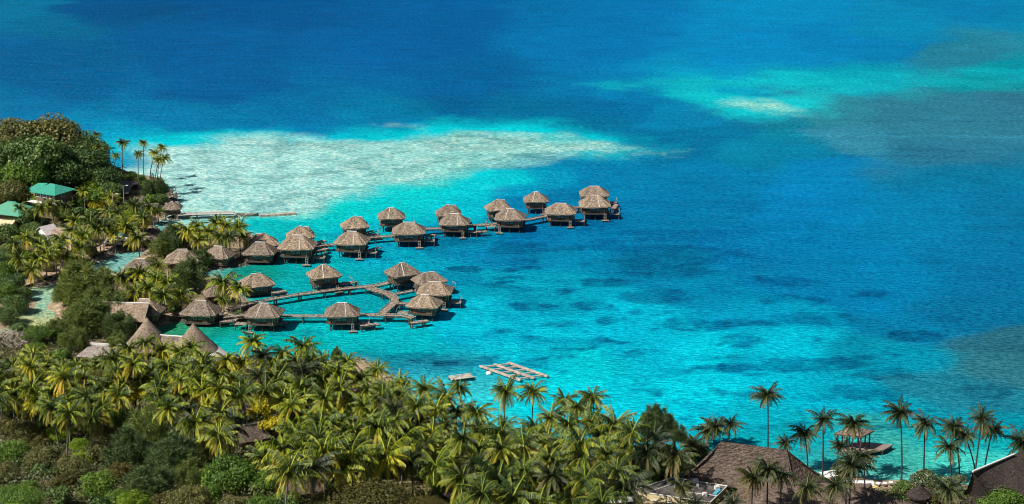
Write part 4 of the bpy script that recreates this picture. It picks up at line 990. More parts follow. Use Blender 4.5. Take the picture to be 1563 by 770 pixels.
for x in (-3, 0, 3):
    for y in (-3, 3): mb = MB(); mb.bar((x, y, -1), (x, y, 1.1), .15); build(mb, 'post', 'post', root)
mb = MB()
def rockline(pts, n, s0=.4, s1=1.1, sp=1.2):
    for k in range(n):
        i = rd.randrange(len(pts)-1); t = rd.random(); x = pts[i][0]*(1-t)+pts[i+1][0]*t; y = pts[i][1]*(1-t)+pts[i+1][1]*t
        p = at(x, y, 0)+Vector((rd.gauss(0, sp), rd.gauss(0, sp), 0)); s = rd.uniform(s0, s1); i0 = len(mb.v)
        for q in ((1, 0, 0), (0, 1, 0), (-1, 0, 0), (0, -1, 0), (.1, .1, .8), (0, 0, -1)): mb.v.append((p.x+q[0]*s*rd.uniform(.7, 1.2), p.y+q[1]*s*rd.uniform(.7, 1.2), tz(p.x, p.y)*.5+.15+q[2]*s*rd.uniform(.6, 1)))
        for f in ((0, 1, 4), (1, 2, 4), (2, 3, 4), (3, 0, 4), (1, 0, 5), (2, 1, 5), (3, 2, 5), (0, 3, 5)): mb.f.append(tuple(i0+j for j in f)); mb.r.append(.5)
rockline([(234, 352), (234, 374), (205, 383), (170, 385), (150, 396), (120, 407), (84, 428), (52, 437)], 520, .5, 1.4, .9)
rockline([(300, 411), (340, 408), (372, 402), (396, 375)], 160); rockline([(380, 466), (372, 489), (345, 488), (318, 476), (258, 492)], 300, .3, .8)
rockline([(256, 345), (264, 305), (257, 290)], 120, .3, .9); rockline([(540, 549), (572, 562), (604, 590)], 50, .2, .5)
tag(build(mb, 'shore_rocks', 'rock'), 'dark rocks lining the canal banks and islet edges', 'rocks', kind='stuff')

# ------------------------------------------------------------------ palms
GF = 'tall palms by the far road'
for px, py, sc, lab in [(115, 193, .58, 'windswept palm sticking up behind the wooded knoll, highest left'), (148, 205, .66, 'pale fronded palm behind the knoll shoulder'), (150, 224, .6, 'lower palm just beneath another at the knoll shoulder'),
        (187, 219, .62, 'solitary slim palm left of the roadside pair'), (219, 218, .62, 'upper palm of the dark roadside pair'), (211, 235, .64, 'lower palm of the dark roadside pair')]:
    palm(px, py, 10.5 if px > 160 else 9, sc, lab, GF, 'mid', .3, 0)
GT = 'leaning yellow palms at the end of the road'
for px, py, lab in [(236, 234, 'left yellow palm of the leaning cluster by the sandbar'), (248, 225, 'tallest palm of the leaning cluster by the sandbar'), (243, 244, 'front yellow palm of the leaning cluster'), (251, 241, 'right yellow palm of the leaning cluster')]:
    palm(px, py, 9.5, .66, lab, GT, 'bright', 2.2, R(25))
GK = 'palms between knoll and canal'
for px, py, sc, h, lab in [(206, 313, .85, 5, 'bushy yellow palm left of the tan jetty hut'), (229, 318, .8, 5, 'low bushy palm beside the tan jetty hut'), (200, 352, .9, 5, 'palm behind the parked cars'), (209, 362, .95, 5, 'palm on the spit with golden hanging fronds'),
        (156, 342, .85, 7, 'left palm of a thick clump above the canal bank'), (166, 347, .85, 7, 'right palm of a thick clump above the canal bank'), (148, 350, .8, 6.5, 'low palm in the clump above the canal bank'), (128, 360, .9, 7, 'broad palm right of the faded roof'),
        (121, 376, .9, 6, 'palm on the canal bank with dark trunk foot'), (71, 386, .95, 7, 'palm with spread crown in the left orchard'), (88, 378, .9, 7, 'palm right behind the spread one in the orchard'), (49, 412, .95, 5, 'single palm above the left sandy bank'),
        (60, 372, .8, 6, 'rear palm of the left orchard'), (186, 340, .7, 6, 'palm below the slim lamp'), (100, 392, .8, 5, 'short palm by the dark stone bank'), (75, 312, .7, 5, 'palm in front of the emerald roofed house'), (175, 357, .7, 6, 'palm leaning over the parked cars'), (40, 365, .8, 6, 'palm under the dark round tree'),
        (108, 352, .85, 7, 'palm right of the white cottage before the faded roof'), (138, 340, .85, 7, 'palm left of the thick clump, higher on the bank'), (115, 338, .75, 6, 'palm behind the faded roof'), (95, 368, .85, 6, 'palm in the orchard below the faded roof'), (30, 395, .85, 6, 'palm at the left end of the orchard'), (58, 395, .85, 5.5, 'low palm of the orchard near the sand'),
        (22, 372, .8, 7, 'palm in front of the left edge tree'), (180, 325, .75, 6, 'palm beside the brownish bushy tree'), (218, 332, .8, 5, 'palm between the jetty palms and the spit'), (192, 345, .8, 6, 'palm above the pale blue car'), (100, 316, .7, 5, 'palm right below the emerald roofed house'), (240, 322, .65, 4, 'small palm just left of the tan jetty hut'),
        (178, 238, .5, 8, 'small palm on the knoll flank above the road'), (128, 292, .7, 6, 'palm between the emerald roof and the layered tree'), (62, 318, .7, 6, 'palm rising between the two green roofs'), (30, 318, .65, 5, 'palm overlapping the pale green roof'), (170, 302, .65, 5, 'palm on the slope beside the slim pale lamp'), (165, 322, .7, 5.5, 'palm below the slim pale lamp')]:
    palm(px, py, h, sc, lab, GK, 'bright' if random.random() < .6 else 'mid')
GI = 'yellow green palms crowded on the islet'
for px, py, sc, h, lab in [(286, 352, .9, 7, 'islet palm with star crown nearest the jetty side'), (300, 345, .85, 7, 'islet palm second in the rear clump'), (331, 340, .85, 8, 'tallest islet palm below the white jetty'), (318, 354, .9, 6.5, 'golden islet palm in the middle of the rear clump'),
        (345, 344, .85, 8, 'islet palm right of the tallest one'), (365, 347, .85, 8, 'islet palm beside the pale roofed bungalow'), (350, 360, .85, 6.5, 'front islet palm over the steep roof'), (334, 362, .8, 6, 'islet palm behind the steep roof'), (372, 362, .7, 5, 'low islet palm at the pier root'),
        (304, 366, .8, 5, 'islet palm over the neat wide roof'), (213, 418, 1.0, 7, 'big yellow palm by the canal in front of the tan roof'), (240, 424, .9, 7, 'yellow palm behind the islet heart'), (255, 432, .9, 7, 'palm at the heart of the islet'), (250, 451, 1.0, 6, 'largest golden palm on the islet with hanging fronds'),
        (275, 450, .95, 6, 'palm right of the golden one'), (226, 440, .85, 6, 'palm left of the islet heart'), (185, 425, .85, 6, 'palm between ironwood and canal'), (240, 405, .7, 6, 'palm beside the neat wide roof'), (340, 432, 1.0, 6, 'left palm of the golden pair at the islet tip'),
        (365, 440, .8, 6, 'right palm of the golden pair at the islet tip'), (341, 458, .55, 3, 'dwarf lime palm under the golden pair'), (205, 445, .8, 5, 'palm above the broad thatched roof')]:
    palm(px, py, h, sc, lab, GI, 'bright' if random.random() < .75 else 'mid')
# right hand palms over the bay
GB = 'dark palms standing along the right beach'
for px, py, h, sc, lean, rz, lab in [(1172, 604, 15, .82, .5, 180, 'tall lone palm rising behind the great lodge ridge'), (1228, 660, 8, .82, 1, 190, 'palm with few fronds right of the lodge ridge'), (1256, 640, 12.5, .85, .3, 180, 'tall palm with white banded trunk beside the lodge'),
        (1303, 648, 10, .85, .2, 0, 'palm in front of the open pavilion'), (1282, 680, 6.5, .6, .5, 0, 'short palm left of the pavilion'), (1199, 676, 6, .62, 0, 0, 'small palm tuft behind the lodge gablet'),
        (1374, 630, 13, .85, 1.0, 180, 'tallest left palm of the beach row, thin trunk'), (1411, 646, 11.5, .85, .5, 180, 'second palm of the beach row with straight trunk'), (1448, 682, 8, .85, .8, 180, 'low dark palm in the middle of the beach row'),
        (1456, 652, 11, .8, 2.2, 200, 'palm of the leaning trio, upper left'), (1472, 664, 10, .8, 3.0, 190, 'palm of the leaning trio with curved trunk'), (1499, 640, 13.5, .9, .3, 0, 'thick trunked tall palm of the beach row'), (1515, 656, 10.5, .8, .8, 0, 'palm right of the thick trunked one'),
        (1560, 676, 9, .85, .5, 180, 'palm above the white lodge ridge at the right edge')]:
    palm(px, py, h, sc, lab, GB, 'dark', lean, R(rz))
GH = 'palms in front of the great lodge'
for px, py, h, sc, lab in [(1149, 731, 8, .9, 'left palm before the great lodge'), (1171, 719, 9, .8, 'tallest palm before the great lodge'), (1193, 725, 8, .75, 'narrow palm just right of the tallest lodge palm'), (1231, 745, 6.5, .9, 'low palm before the lodge front corner'),
        (1275, 742, 7.5, .9, 'palm before the right slope of the lodge'), (1299, 710, 10, 1.0, 'large dark palm before the beach'), (1318, 699, 9.5, .85, 'dark palm beside the pavilion platform'), (1290, 724, 8, .8, 'dark palm left of the large beach one'), (1040, 744, 7, .62, 'palm poking above the flat roof'), (1447, 748, 5, .8, 'small palm between hedges and the black gable'), (1062, 770, 5, .8, 'palm at the bottom edge before the cream wall'), (1120, 768, 5, .7, 'palm at the bottom edge below the lodge eave')]:
    palm(px, py, h, sc, lab, GH, 'dark')
# grove: the crowns that stand out, then the packed crowd
placed = []
GW = 'palms along the waterside rim of the grove'
for px, py, h, sc, lab in [(385, 522, 11, 1.0, 'palm breaking the skyline of the grove nearest the front ring bungalows'), (462, 530, 9, 1.0, 'spread palm against turquoise water left of the sandy bank'), (431, 540, 8, .8, 'smaller palm between two skyline palms'), (172, 548, 9, .95, 'palm with golden skirt in front of the plank terrace'),
        (222, 524, 8, .95, 'palm in front of the left cone roof'), (196, 532, 7, .9, 'palm at the left foot of the left cone roof'), (248, 534, 6.5, .85, 'palm between the two cone roofs'), (152, 556, 7, .85, 'palm before the left end of the plank terrace'), (292, 530, 6, .8, 'palm low before the right cone roof'), (275, 540, 7, .9, 'palm in front of the link roof'), (310, 545, 8, .9, 'palm right under the right cone roof'), (345, 550, 8, .9, 'palm with hanging fronds below the green lagoon'), (530, 552, 7, .9, 'palm by the sandy bank'),
        (575, 566, 7, .85, 'palm at the corner of the sandy bank'), (612, 585, 7, .9, 'palm on the rim right of the bank corner'), (648, 594, 8, .95, 'upper rim palm near the swimming dock'), (680, 606, 9, 1.1, 'big palm standing over the beach gap'), (700, 592, 10, .8, 'palm just below the swimming dock'),
        (728, 630, 9, 1.0, 'palm with pale fronds against the beach shallows'), (772, 598, 12, .95, 'left palm of the pair below the lattice frame'), (814, 598, 12, .95, 'right palm of the pair below the lattice frame'), (840, 640, 10, 1.05, 'sturdy palm in front of the blue gap'), (880, 622, 11, .95, 'dark palm left of the grove peak'),
        (905, 606, 13, 1.0, 'highest palm at the peak of the dark grove'), (862, 612, 11, .8, 'slim palm left of the grove peak'), (938, 648, 10, 1.1, 'palm with long hanging fronds right of the peak'), (965, 660, 10, 1.0, 'palm over the coloured beach shades'), (998, 668, 9, .9, 'palm left of the feathery ironwood'), (1078, 656, 5, .85, 'left dark palm above the great lodge corner'),
        (1092, 650, 5.5, .85, 'dark palm above the great lodge corner'), (1115, 646, 6, .8, 'rightmost dark palm behind the great lodge ridge'), (1060, 677, 3.5, .8, 'palm left of the great lodge eave'), (800, 680, 9, 1.15, 'large palm in the heart of the right grove'), (760, 735, 8, 1.25, 'biggest palm near the bottom with orange skirt'),
        (890, 700, 9, 1.15, 'palm with fan of pale hanging fronds near the bottom'), (845, 748, 6, 1.1, 'low yellow green palm at the bottom edge'), (432, 606, 8, 1.0, 'palm with striped golden fronds right of the upper yellow tree'), (450, 640, 8, 1.05, 'palm with star crown right of the lower yellow tree'), (432, 690, 8, 1.05, 'palm with orange lower fronds in the left grove'), (462, 695, 8, 1.0, 'slim trunked palm right of the orange one'),
        (335, 670, 8, 1.0, 'palm above the bright broadleaf tree'), (140, 640, 7, 1.0, 'palm standing beside the lime shrubs'), (232, 565, 7, 1.0, 'palm left of the small yellow shrub'), (540, 660, 8, 1.0, 'palm in the middle grove with upright heart'), (590, 700, 8, 1.1, 'palm above the olive dome bush'), (650, 680, 8, 1.1, 'dark spreading palm above the lime shrub'),
        (60, 575, 7, .95, 'palm at the left side of the grove below the driftwood'), (95, 560, 7, .9, 'palm behind the left grove edge'), (20, 560, 7, .9, 'palm close to the driftwood heap')]:
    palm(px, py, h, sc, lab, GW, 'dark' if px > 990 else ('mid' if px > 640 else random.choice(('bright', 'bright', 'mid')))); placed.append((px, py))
TOPX = [0, 60, 130, 200, 260, 330, 385, 460, 520, 560, 610, 660, 700, 740, 800, 850, 905, 950, 1000, 1050, 1110]
TOPY = [548, 545, 562, 552, 555, 558, 542, 545, 560, 578, 598, 612, 622, 650, 660, 650, 632, 672, 690, 680, 668]
BOTX = [0, 60, 120, 180, 240, 300, 340, 420, 480, 560, 650, 720, 800, 900, 960, 1000, 1100]
BOTY = [612, 622, 640, 625, 618, 655, 668, 735, 735, 712, 725, 762, 778, 778, 752, 722, 712]
def spread(px, py, ex):
    for x, y in placed:
        k = 1+max(0, py-560)/400
        if ((px-x)/(23*k*ex))**2+((py-y)/(14.5*k*ex))**2 < 1: return False
    return True
KEEP = [(400, 632, 38, 38), (415, 664, 34, 30), (208, 612, 32, 26), (366, 622, 22, 20), (378, 668, 30, 24), (462, 735, 18, 10), (680, 745, 24, 18), (832, 690, 12, 8), (700, 650, 24, 12), (868, 690, 18, 10), (983, 700, 16, 8), (1000, 755, 50, 22), (785, 700, 20, 14), (360, 725, 40, 30), (708, 740, 12, 8), (765, 665, 10, 6)]
cnt = 0; tries = 0; rd = random.Random(12)
ZL = [(300, 'yellow green palm packed in the left third of the near grove'), (520, 'yellow green palm packed in the grove around the yellow trees'), (700, 'green palm packed in the grove between yellow trees and beach gap'), (1200, 'dark green palm packed in the shaded right grove')]
while tries < 9000 and cnt < 135:
    tries += 1; px = rd.uniform(-12, 1105); y0 = np.interp(px, TOPX, TOPY); y1 = np.interp(px, BOTX, BOTY)
    py = rd.uniform(y0, max(y0+2, y1))
    if (px > 955 and py > 700) or px > 1040 or py > y1 or not spread(px, py, 1.12 if tries < 4500 else .95): continue
    if any(((px-x)/w)**2+((py-y-4)/h)**2 < 1 for x, y, w, h in KEEP): continue
    h = rd.uniform(5.5, 11); g0 = ground(px, py, h); dd = float(terr(np.array([g0.x]), np.array([g0.y]))[1][0])
    if dd < 3: continue
    lab = next(l for x, l in ZL if px < x)
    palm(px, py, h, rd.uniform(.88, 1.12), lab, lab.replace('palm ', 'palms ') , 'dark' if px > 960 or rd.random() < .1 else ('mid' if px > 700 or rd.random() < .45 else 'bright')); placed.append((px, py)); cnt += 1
print('grove palms', cnt, len(placed))

# ------------------------------------------------------------------ trees and shrubs
K = 'trees covering the knoll'
T = [(28, 206, 44, 'tree', 'leaf_rust', 'rusty topped tree at the far left of the knoll crest'), (75, 205, 50, 'tree', 'leaf_rust', 'brownish rounded tree crowning the knoll'), (58, 238, 54, 'tree', 'leaf_dark', 'huge dark green tree in the middle of the knoll'),
     (10, 235, 42, 'tree', 'leaf_dark', 'dark green tree at the knoll left edge'), (115, 226, 42, 'tree', 'leaf_dark', 'dark tree on the right shoulder of the knoll'), (132, 250, 40, 'tree', 'leaf_dark', 'dark tree sloping towards the coast road'), (98, 262, 38, 'tree', 'leaf_dark', 'dark tree behind the emerald roof'),
     (158, 272, 30, 'tree', 'leaf_dark', 'dark tree beside the road bend'), (35, 266, 40, 'tree', 'leaf_mid', 'mid green tree low on the knoll left of the green roof'), (8, 270, 30, 'tree', 'leaf_mid', 'light green tree at the left edge under the knoll'), (14, 292, 30, 'tree', 'leaf_rust', 'reddish tree behind the pale green roof'), (140, 228, 26, 'tree', 'leaf_rust', 'brown tinged tree at the right knoll crest'),
     (168, 290, 20, 'tree', 'leaf_dark', 'lowest dark tree at the foot of the knoll by the road')]
for t in T: tree(*t[:5], t[5], 'tree', K)
Hs = 'shrubs and garden trees around the green roofed houses'
T = [(38, 297, 17, 'tree', 'leaf_lime', 'yellow green tree left of the emerald roof'), (57, 303, 15, 'tree', 'leaf_lime', 'yellow green tree in front of the emerald roof'), (36, 330, 24, 'tree', 'leaf_dark', 'dark round tree covering the pale green roof corner'), (50, 352, 22, 'tree', 'leaf_dark', 'very dark tree left of the white cottage'),
     (142, 282, 20, 'shrub', 'leaf_lime', 'bright layered tree on the slope below the knoll'), (158, 292, 15, 'shrub', 'leaf_lime', 'bright shrub beside the layered tree'), (140, 300, 22, 'shrub', 'leaf_mid', 'green shrub bank below the layered tree'), (118, 308, 16, 'shrub', 'leaf_mid', 'green shrub right of the emerald house'), (118, 324, 15, 'shrub', 'leaf_dark', 'dark hedge shrub under the emerald house'),
     (140, 326, 15, 'shrub', 'leaf_dark', 'dark hedge shrub further right under the layered tree'), (150, 314, 14, 'shrub', 'leaf_yellow', 'yellow flecked shrub on the slope'), (168, 312, 14, 'shrub', 'leaf_mid', 'shrub at the foot of the slim lamp'), (185, 318, 17, 'tree', 'leaf_brown', 'brownish bushy tree left of the jetty palms'),
     (199, 268, 11, 'tree', 'leaf_mid', 'small tree between road and sandbar, left of three'), (213, 273, 10, 'tree', 'leaf_mid', 'small tree between road and sandbar, middle of three'), (222, 280, 11, 'shrub', 'leaf_mid', 'shrub right of the roadside trees'), (237, 290, 20, 'needle', 'needle_dark', 'dark feathery bush at the head of the point'), (246, 305, 15, 'shrub', 'leaf_dark', 'dark shrub above the tan jetty hut'),
     (230, 303, 13, 'shrub', 'leaf_mid', 'green shrub inland of the tan jetty hut'), (212, 340, 20, 'loose', 'leaf_yellow', 'airy yellow tree above the spit'), (195, 330, 15, 'loose', 'leaf_lime', 'airy lime tree behind the spit palms'), (180, 346, 14, 'shrub', 'leaf_brown', 'brown bush over the parked cars'), (225, 372, 9, 'shrub', 'leaf_rust', 'rusty bush at the end of the spit'),
     (12, 392, 28, 'tree', 'leaf_dark', 'dark tree at the left edge above the sandy bank'), (8, 355, 24, 'tree', 'leaf_dark', 'dark tree below the cream shed'), (18, 432, 24, 'tree', 'leaf_dark', 'glossy dark tree overhanging the canal, upper'), (4, 446, 22, 'tree', 'leaf_mid', 'green tree filling the left edge behind the glossy ones'), (34, 447, 15, 'tree', 'leaf_dark', 'small dark tree between the upper and middle glossy trees'), (4, 412, 22, 'tree', 'leaf_mid', 'green tree at the left edge above the glossy ones'), (30, 412, 16, 'shrub', 'leaf_dark', 'dark bush linking left trees and the sandy bank'), (22, 462, 22, 'tree', 'leaf_dark', 'glossy dark tree overhanging the canal, middle'), (8, 480, 22, 'tree', 'leaf_dark', 'glossy dark tree overhanging the canal, lowest'),
     (34, 390, 18, 'shrub', 'leaf_mid', 'green bush between left tree and orchard palms'), (85, 352, 14, 'shrub', 'leaf_mid', 'bush between the white cottage and faded roof'), (110, 398, 13, 'shrub', 'leaf_brown', 'dry brown bush on the stone bank'), (75, 408, 12, 'shrub', 'leaf_brown', 'dry bush below the orchard palms'), (138, 385, 14, 'shrub', 'leaf_brown', 'dry bush near the bank corner'),
     (95, 325, 17, 'loose', 'leaf_mid', 'airy green bush in front of the emerald house terrace'), (22, 345, 13, 'shrub', 'leaf_mid', 'green bush by the cream shed'), (215, 325, 12, 'shrub', 'leaf_mid', 'green bush between the jetty palms'), (62, 338, 11, 'shrub', 'leaf_dark', 'dark bush tight against the white cottage'), (64, 366, 14, 'shrub', 'leaf_dark', 'dark bush under the orchard rear palm'), (172, 330, 12, 'shrub', 'leaf_dark', 'dark bush behind the bank palm clump')]
for t in T: tree(*t[:5], t[5], 'tree' if t[3] in ('tree', 'needle') else 'shrub', Hs)
I_ = 'ironwoods and bushes of the islet'
T = [(132, 436, 42, 'needle', 'needle', 'large feathery ironwood beside the canal'), (105, 452, 24, 'needle', 'needle', 'feathery ironwood leaning over the canal water'), (160, 470, 36, 'needle', 'needle', 'feathery ironwood in front of the gabled hall'), (126, 490, 34, 'needle', 'needle', 'lowest feathery ironwood of the islet'), (180, 500, 26, 'needle', 'needle_dark', 'dark ironwood left of the cone roofs'),
     (262, 370, 26, 'needle', 'needle_dark', 'dark feathery ironwood at the islet north shore'), (244, 380, 18, 'needle', 'needle', 'light feathery bush at the north channel mouth'), (290, 424, 30, 'needle', 'needle_dark', 'dark ironwood between the islet bungalows'), (305, 398, 18, 'needle', 'needle_dark', 'small ironwood beside the neat wide roof'), (60, 510, 24, 'loose', 'leaf_mid', 'loose green bush by the driftwood'),
     (90, 505, 20, 'needle', 'needle', 'spiky green bush at the canal end'), (52, 530, 18, 'dome', 'leaf_mid', 'umbrella shaped green tree right of the driftwood'), (265, 470, 14, 'shrub', 'leaf_dark', 'dark bush beside the broad thatched roof'), (230, 400, 12, 'shrub', 'leaf_brown', 'dry bush by the tan roof'), (275, 402, 12, 'shrub', 'leaf_mid', 'green bush under the neat wide roof'),
     (310, 385, 10, 'shrub', 'leaf_mid', 'bush between two islet bungalows'), (320, 445, 12, 'shrub', 'leaf_brown', 'dry bush at the islet tip'), (365, 478, 8, 'shrub', 'leaf_dark', 'dark bush on the rocks by the front walkway'),
     (178, 524, 18, 'needle', 'needle', 'light ironwood right of the plank terrace'), (112, 520, 22, 'needle', 'needle', 'light ironwood left of the plank terrace'), (92, 542, 18, 'shrub', 'leaf_mid', 'green bush below the plank terrace'), (30, 500, 16, 'shrub', 'leaf_dark', 'dark bush where the canal ends')]
for t in T: tree(*t[:5], t[5], 'tree' if t[3] in ('tree', 'needle') else 'shrub', I_)
N_ = 'trees and bushes of the near slope'
T = [(405, 617, 25, 'shrub', 'leaf_yellow', 'upper bright yellow tree in the palm grove', 1.25), (382, 634, 13, 'shrub', 'leaf_yellow', 'small yellow bush hanging left of the upper yellow tree', 1), (416, 650, 22, 'shrub', 'leaf_yellow', 'lower bright yellow tree in the palm grove', 1), (206, 600, 22, 'shrub', 'leaf_yellow', 'yellow tree in the left grove', 1), (230, 606, 12, 'shrub', 'leaf_lime', 'lime bush right of the left yellow tree', 1),
     (352, 722, 42, 'tree', 'leaf_mid', 'bright green broadleaf tree below the left grove', 1.1), (395, 735, 30, 'tree', 'leaf_mid', 'green broadleaf tree right of the bright one', 1), (318, 750, 26, 'shrub', 'leaf_mid', 'green bush left foot of the bright broadleaf tree', 1), (560, 772, 104, 'dome', 'leaf_olive', 'wide olive brown dome bush at the bottom middle', .8), (648, 772, 40, 'dome', 'leaf_olive', 'right shoulder bush of the olive brown dome', .8),
     (680, 746, 23, 'shrub', 'leaf_lime', 'lime shrub right of the olive dome', 1.1), (780, 700, 30, 'tree', 'leaf_dark', 'dark broadleaf tree in the right grove, upper', 1), (815, 725, 34, 'tree', 'leaf_dark', 'dark broadleaf tree in the right grove, lower', 1), (795, 755, 30, 'tree', 'leaf_dark', 'dark broadleaf tree at the bottom edge', 1), (845, 712, 24, 'tree', 'leaf_dark', 'dark tree left of the fan palm', 1),
     (715, 765, 26, 'tree', 'leaf_mid', 'green tree at the bottom beside the lime shrub', 1), (18, 762, 56, 'dome', 'leaf_mid', 'dense green dome bush in the lower left corner', .8), (10, 785, 40, 'dome', 'leaf_lime', 'lime green dome at the very corner', .8), (230, 672, 46, 'needle', 'needle', 'big feathery ironwood on the near slope', 1.2), (200, 700, 40, 'needle', 'needle_dark', 'feathery ironwood left of the big one', 1.1), (265, 705, 42, 'needle', 'needle_dark', 'dark feathery ironwood right of the big one', 1.1),
     (300, 690, 28, 'needle', 'needle', 'feathery ironwood beside the broadleaf tree', 1), (230, 740, 40, 'needle', 'needle_dark', 'dark feathery bush near the bottom', .9), (90, 660, 24, 'loose', 'leaf_lime', 'lime flecked shrub among dry brush', 1), (120, 680, 18, 'loose', 'leaf_lime', 'small lime shrub right of the flecked one', 1), (40, 660, 30, 'loose', 'leaf_rust', 'dry rusty brush at the left edge', 1), (20, 690, 30, 'loose', 'leaf_mid', 'light green bush below the rusty brush', 1),
     (70, 700, 34, 'loose', 'leaf_brown', 'brown twiggy bush above the dome', 1), (110, 715, 30, 'loose', 'leaf_brown', 'brown twiggy bush with yellow leaves', 1), (150, 690, 30, 'loose', 'leaf_rust', 'rusty bush left of the ironwoods', 1), (150, 740, 34, 'loose', 'leaf_mid', 'leafy green bush near the bottom left', 1), (65, 715, 18, 'shrub', 'leaf_dark', 'glossy dark bush amid brown brush', 1), (90, 758, 24, 'shrub', 'leaf_dark', 'dark bush right of the green dome', 1),
     (290, 765, 40, 'loose', 'leaf_rust', 'dry reddish brush at the bottom', 1), (200, 768, 30, 'loose', 'leaf_lime', 'lime brush left of the reddish one at the bottom', 1), (350, 780, 34, 'loose', 'leaf_brown', 'dry brush under the broadleaf tree', 1), (150, 775, 26, 'shrub', 'leaf_dark', 'dark bush at the bottom edge left', 1), (440, 765, 26, 'shrub', 'leaf_dark', 'dark bush left of the olive dome', 1), (10, 620, 28, 'tree', 'leaf_dark', 'dark tree at the left edge of the grove', 1),
     (150, 585, 18, 'shrub', 'leaf_dark', 'dark bush in the left grove', 1), (180, 640, 24, 'loose', 'leaf_mid', 'loose green bush right of the lime shrubs', 1), (48, 628, 22, 'loose', 'leaf_brown', 'bare twigged brush below the left palms', 1), (900, 752, 26, 'tree', 'leaf_dark', 'dark tree at the bottom right of the grove', 1), (940, 730, 24, 'shrub', 'leaf_dark', 'dark bush left of the cream building', 1), (1005, 712, 28, 'tree', 'leaf_dark', 'dark tree behind the cream building', 1),
     (1040, 700, 24, 'tree', 'leaf_dark', 'dark tree left of the great lodge', 1), (1068, 690, 19, 'tree', 'leaf_dark', 'dark tree hugging the sloping lodge eave', 1), (1022, 690, 20, 'shrub', 'leaf_dark', 'dark bush below the thin ironwood', 1), (1050, 676, 15, 'shrub', 'leaf_dark', 'dark bush at the water behind the lodge eave', 1), (985, 738, 18, 'shrub', 'leaf_dark', 'dark bush against the cream building corner', 1), (960, 700, 22, 'tree', 'leaf_dark', 'dark tree under the palms beside the beach shades', 1), (990, 728, 20, 'shrub', 'leaf_mid', 'green lawn bush behind the cream building', 1), (1004, 652, 26, 'needle', 'needle_dark', 'feathery ironwood standing against the lagoon', 1.2), (1030, 664, 17, 'needle', 'needle_dark', 'thin ironwood right of the tall one', 1.1), (1380, 742, 17, 'shrub', 'leaf_dark', 'round dark hedge on the beach edge', 1), (1412, 728, 22, 'shrub', 'blossom', 'hedge with pale blossoms under the beach palms', 1),
     (1440, 738, 20, 'shrub', 'blossom', 'blossoming hedge right of the cone hut', 1), (1340, 756, 18, 'shrub', 'leaf_dark', 'low hedge below the beach sand, left', .6), (1368, 760, 18, 'shrub', 'leaf_dark', 'low hedge below the beach sand, right', .6), (1455, 745, 18, 'shrub', 'leaf_dark', 'dark bush near the black gable', 1), (1462, 732, 13, 'shrub', 'blossom', 'sparse blossom shrub against the bay', 1), (1535, 762, 30, 'tree', 'leaf_mid', 'green tree before the gabled lodge', 1), (1502, 772, 18, 'shrub', 'leaf_mid', 'green bush at the porch corner', 1),
     (640, 715, 30, 'shrub', 'leaf_mid', 'green bush above the right olive shoulder', 1), (505, 720, 26, 'shrub', 'leaf_mid', 'green bush right of the rounded grove roof', 1),
     (60, 680, 22, 'loose', 'leaf_olive', 'olive bush between the rusty brush and the dark glossy bush', 1), (125, 700, 20, 'loose', 'leaf_lime', 'yellow leaved bush amid the brown twigs', .9), (185, 720, 24, 'loose', 'leaf_olive', 'olive bush left foot of the ironwoods', 1), (100, 735, 22, 'loose', 'leaf_olive', 'olive bush above the lower dark bush', 1),
     (45, 745, 20, 'loose', 'leaf_mid', 'green bush on the shoulder of the corner dome', 1), (180, 760, 22, 'loose', 'leaf_mid', 'green bush between dry brush at the bottom', 1), (250, 765, 22, 'loose', 'leaf_olive', 'olive brush at the bottom under the ironwoods', 1), (130, 650, 20, 'loose', 'leaf_brown', 'dry bush behind the small lime shrub', 1), (10, 650, 22, 'loose', 'leaf_brown', 'brown bush at the left edge over the rusty brush', 1),
     (75, 640, 22, 'loose', 'leaf_mid', 'green bush behind the lime flecked shrub', 1), (160, 660, 20, 'loose', 'leaf_olive', 'olive bush beside the slope palm', 1), (290, 725, 26, 'needle', 'needle', 'feathery bush left of the bright broadleaf tree', 1), (5, 720, 26, 'loose', 'leaf_rust', 'dark rusty brush above the corner dome', 1), (400, 770, 26, 'loose', 'leaf_mid', 'green brush at the bottom right of the broadleaf tree', 1), (1000, 690, 20, 'shrub', 'leaf_dark', 'dark bush behind the beach shades', 1), (1420, 762, 16, 'shrub', 'leaf_olive', 'olive bush beside the small dark roof', 1), (480, 560, 16, 'needle', 'needle', 'light feathery shrub among the skyline palms', 1.2), (405, 560, 16, 'needle', 'needle', 'light feathery shrub left of the small skyline palm', 1.2), (515, 545, 10, 'needle', 'needle', 'thin feathery sapling at the sandy bank', 1.5)]
for t in T: tree(*t[:5], t[5], 'tree' if t[3] in ('tree', 'needle') else 'shrub', N_, asp=t[6], th={(1004, 652): 7.5, (1030, 664): 6.5, (480, 560): 4, (405, 560): 4, (515, 545): 1.5, (1462, 732): 2.5, (405, 617): 4.5, (416, 650): 4.0, (382, 634): 4.0, (206, 600): 4.5}.get(t[:2]))

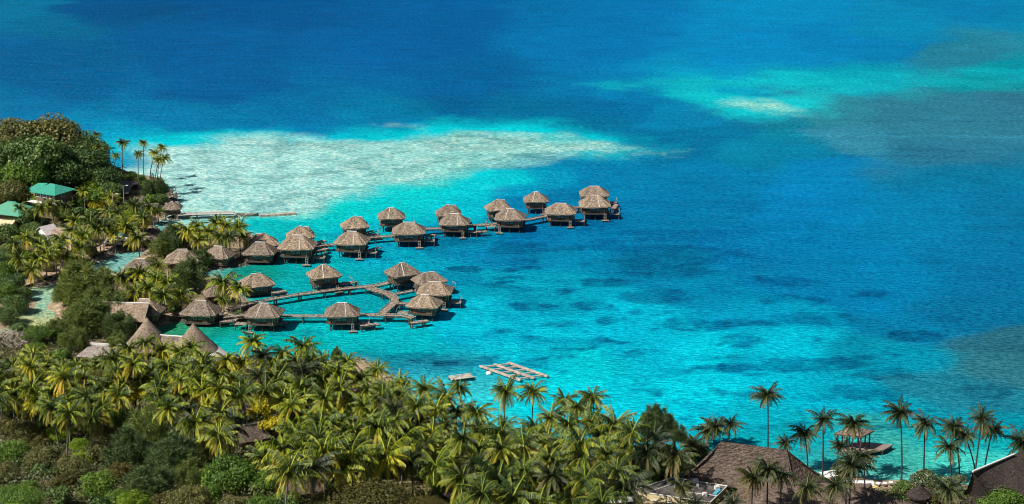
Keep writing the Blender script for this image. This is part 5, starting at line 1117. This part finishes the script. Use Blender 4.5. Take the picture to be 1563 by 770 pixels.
# undergrowth between the trunks
g_ = np.random.default_rng(5); n = 260000
bx = g_.uniform(-150, 95, n); by = g_.uniform(232, 375, n)
zz, dd = terr(bx, by); px_, py_ = to_px(bx, by)
keep = (dd > 7) & (px_ > -40) & (px_ < 1600) & ((fbm(bx/7, by/7, 3, 77) > .40) | (px_ < 520)) & ~((py_ > 680) & (py_ < 702) & (px_ > 820) & (px_ < 850)) & ~((px_ > 1330) & (px_ < 1375) & (py_ < 752))
n2 = 60000
cx = g_.uniform(-235, -60, n2); cy = g_.uniform(330, 540, n2); z2, d2 = terr(cx, cy); k2 = (d2 > 4) & (fbm(cx/9, cy/9, 3, 78) > .47)
bx = np.concatenate([bx[keep], cx[k2]]); by = np.concatenate([by[keep], cy[k2]]); zz = np.concatenate([zz[keep], z2[k2]]); n = len(bx)
p = np.stack([bx, by, zz+g_.random(n)*(.3+2.2*fbm(bx/5, by/5, 3, 79))], 1)
nr = g_.normal(size=(n, 3)); nr[:, 2] = np.abs(nr[:, 2])+.5; nr /= np.linalg.norm(nr, axis=1)[:, None]
t_ = np.cross(nr, g_.normal(size=(n, 3))); t_ /= np.linalg.norm(t_, axis=1)[:, None]; b_ = np.cross(nr, t_); s = (.25+.4*g_.random(n))[:, None]
V = np.stack([p-t_*s*.5, p-b_*s*.3, p+t_*s*.5, p+b_*s*.3], 1)
tag(put('undergrowth', quads_mesh('undergrowth', 'under', V, np.clip(g_.random(n)*.6+.5*fbm(bx/8, by/8, 3, 80)-.05, 0, 1))), 'mixed low leafy undergrowth between the trunks', 'undergrowth', kind='stuff')
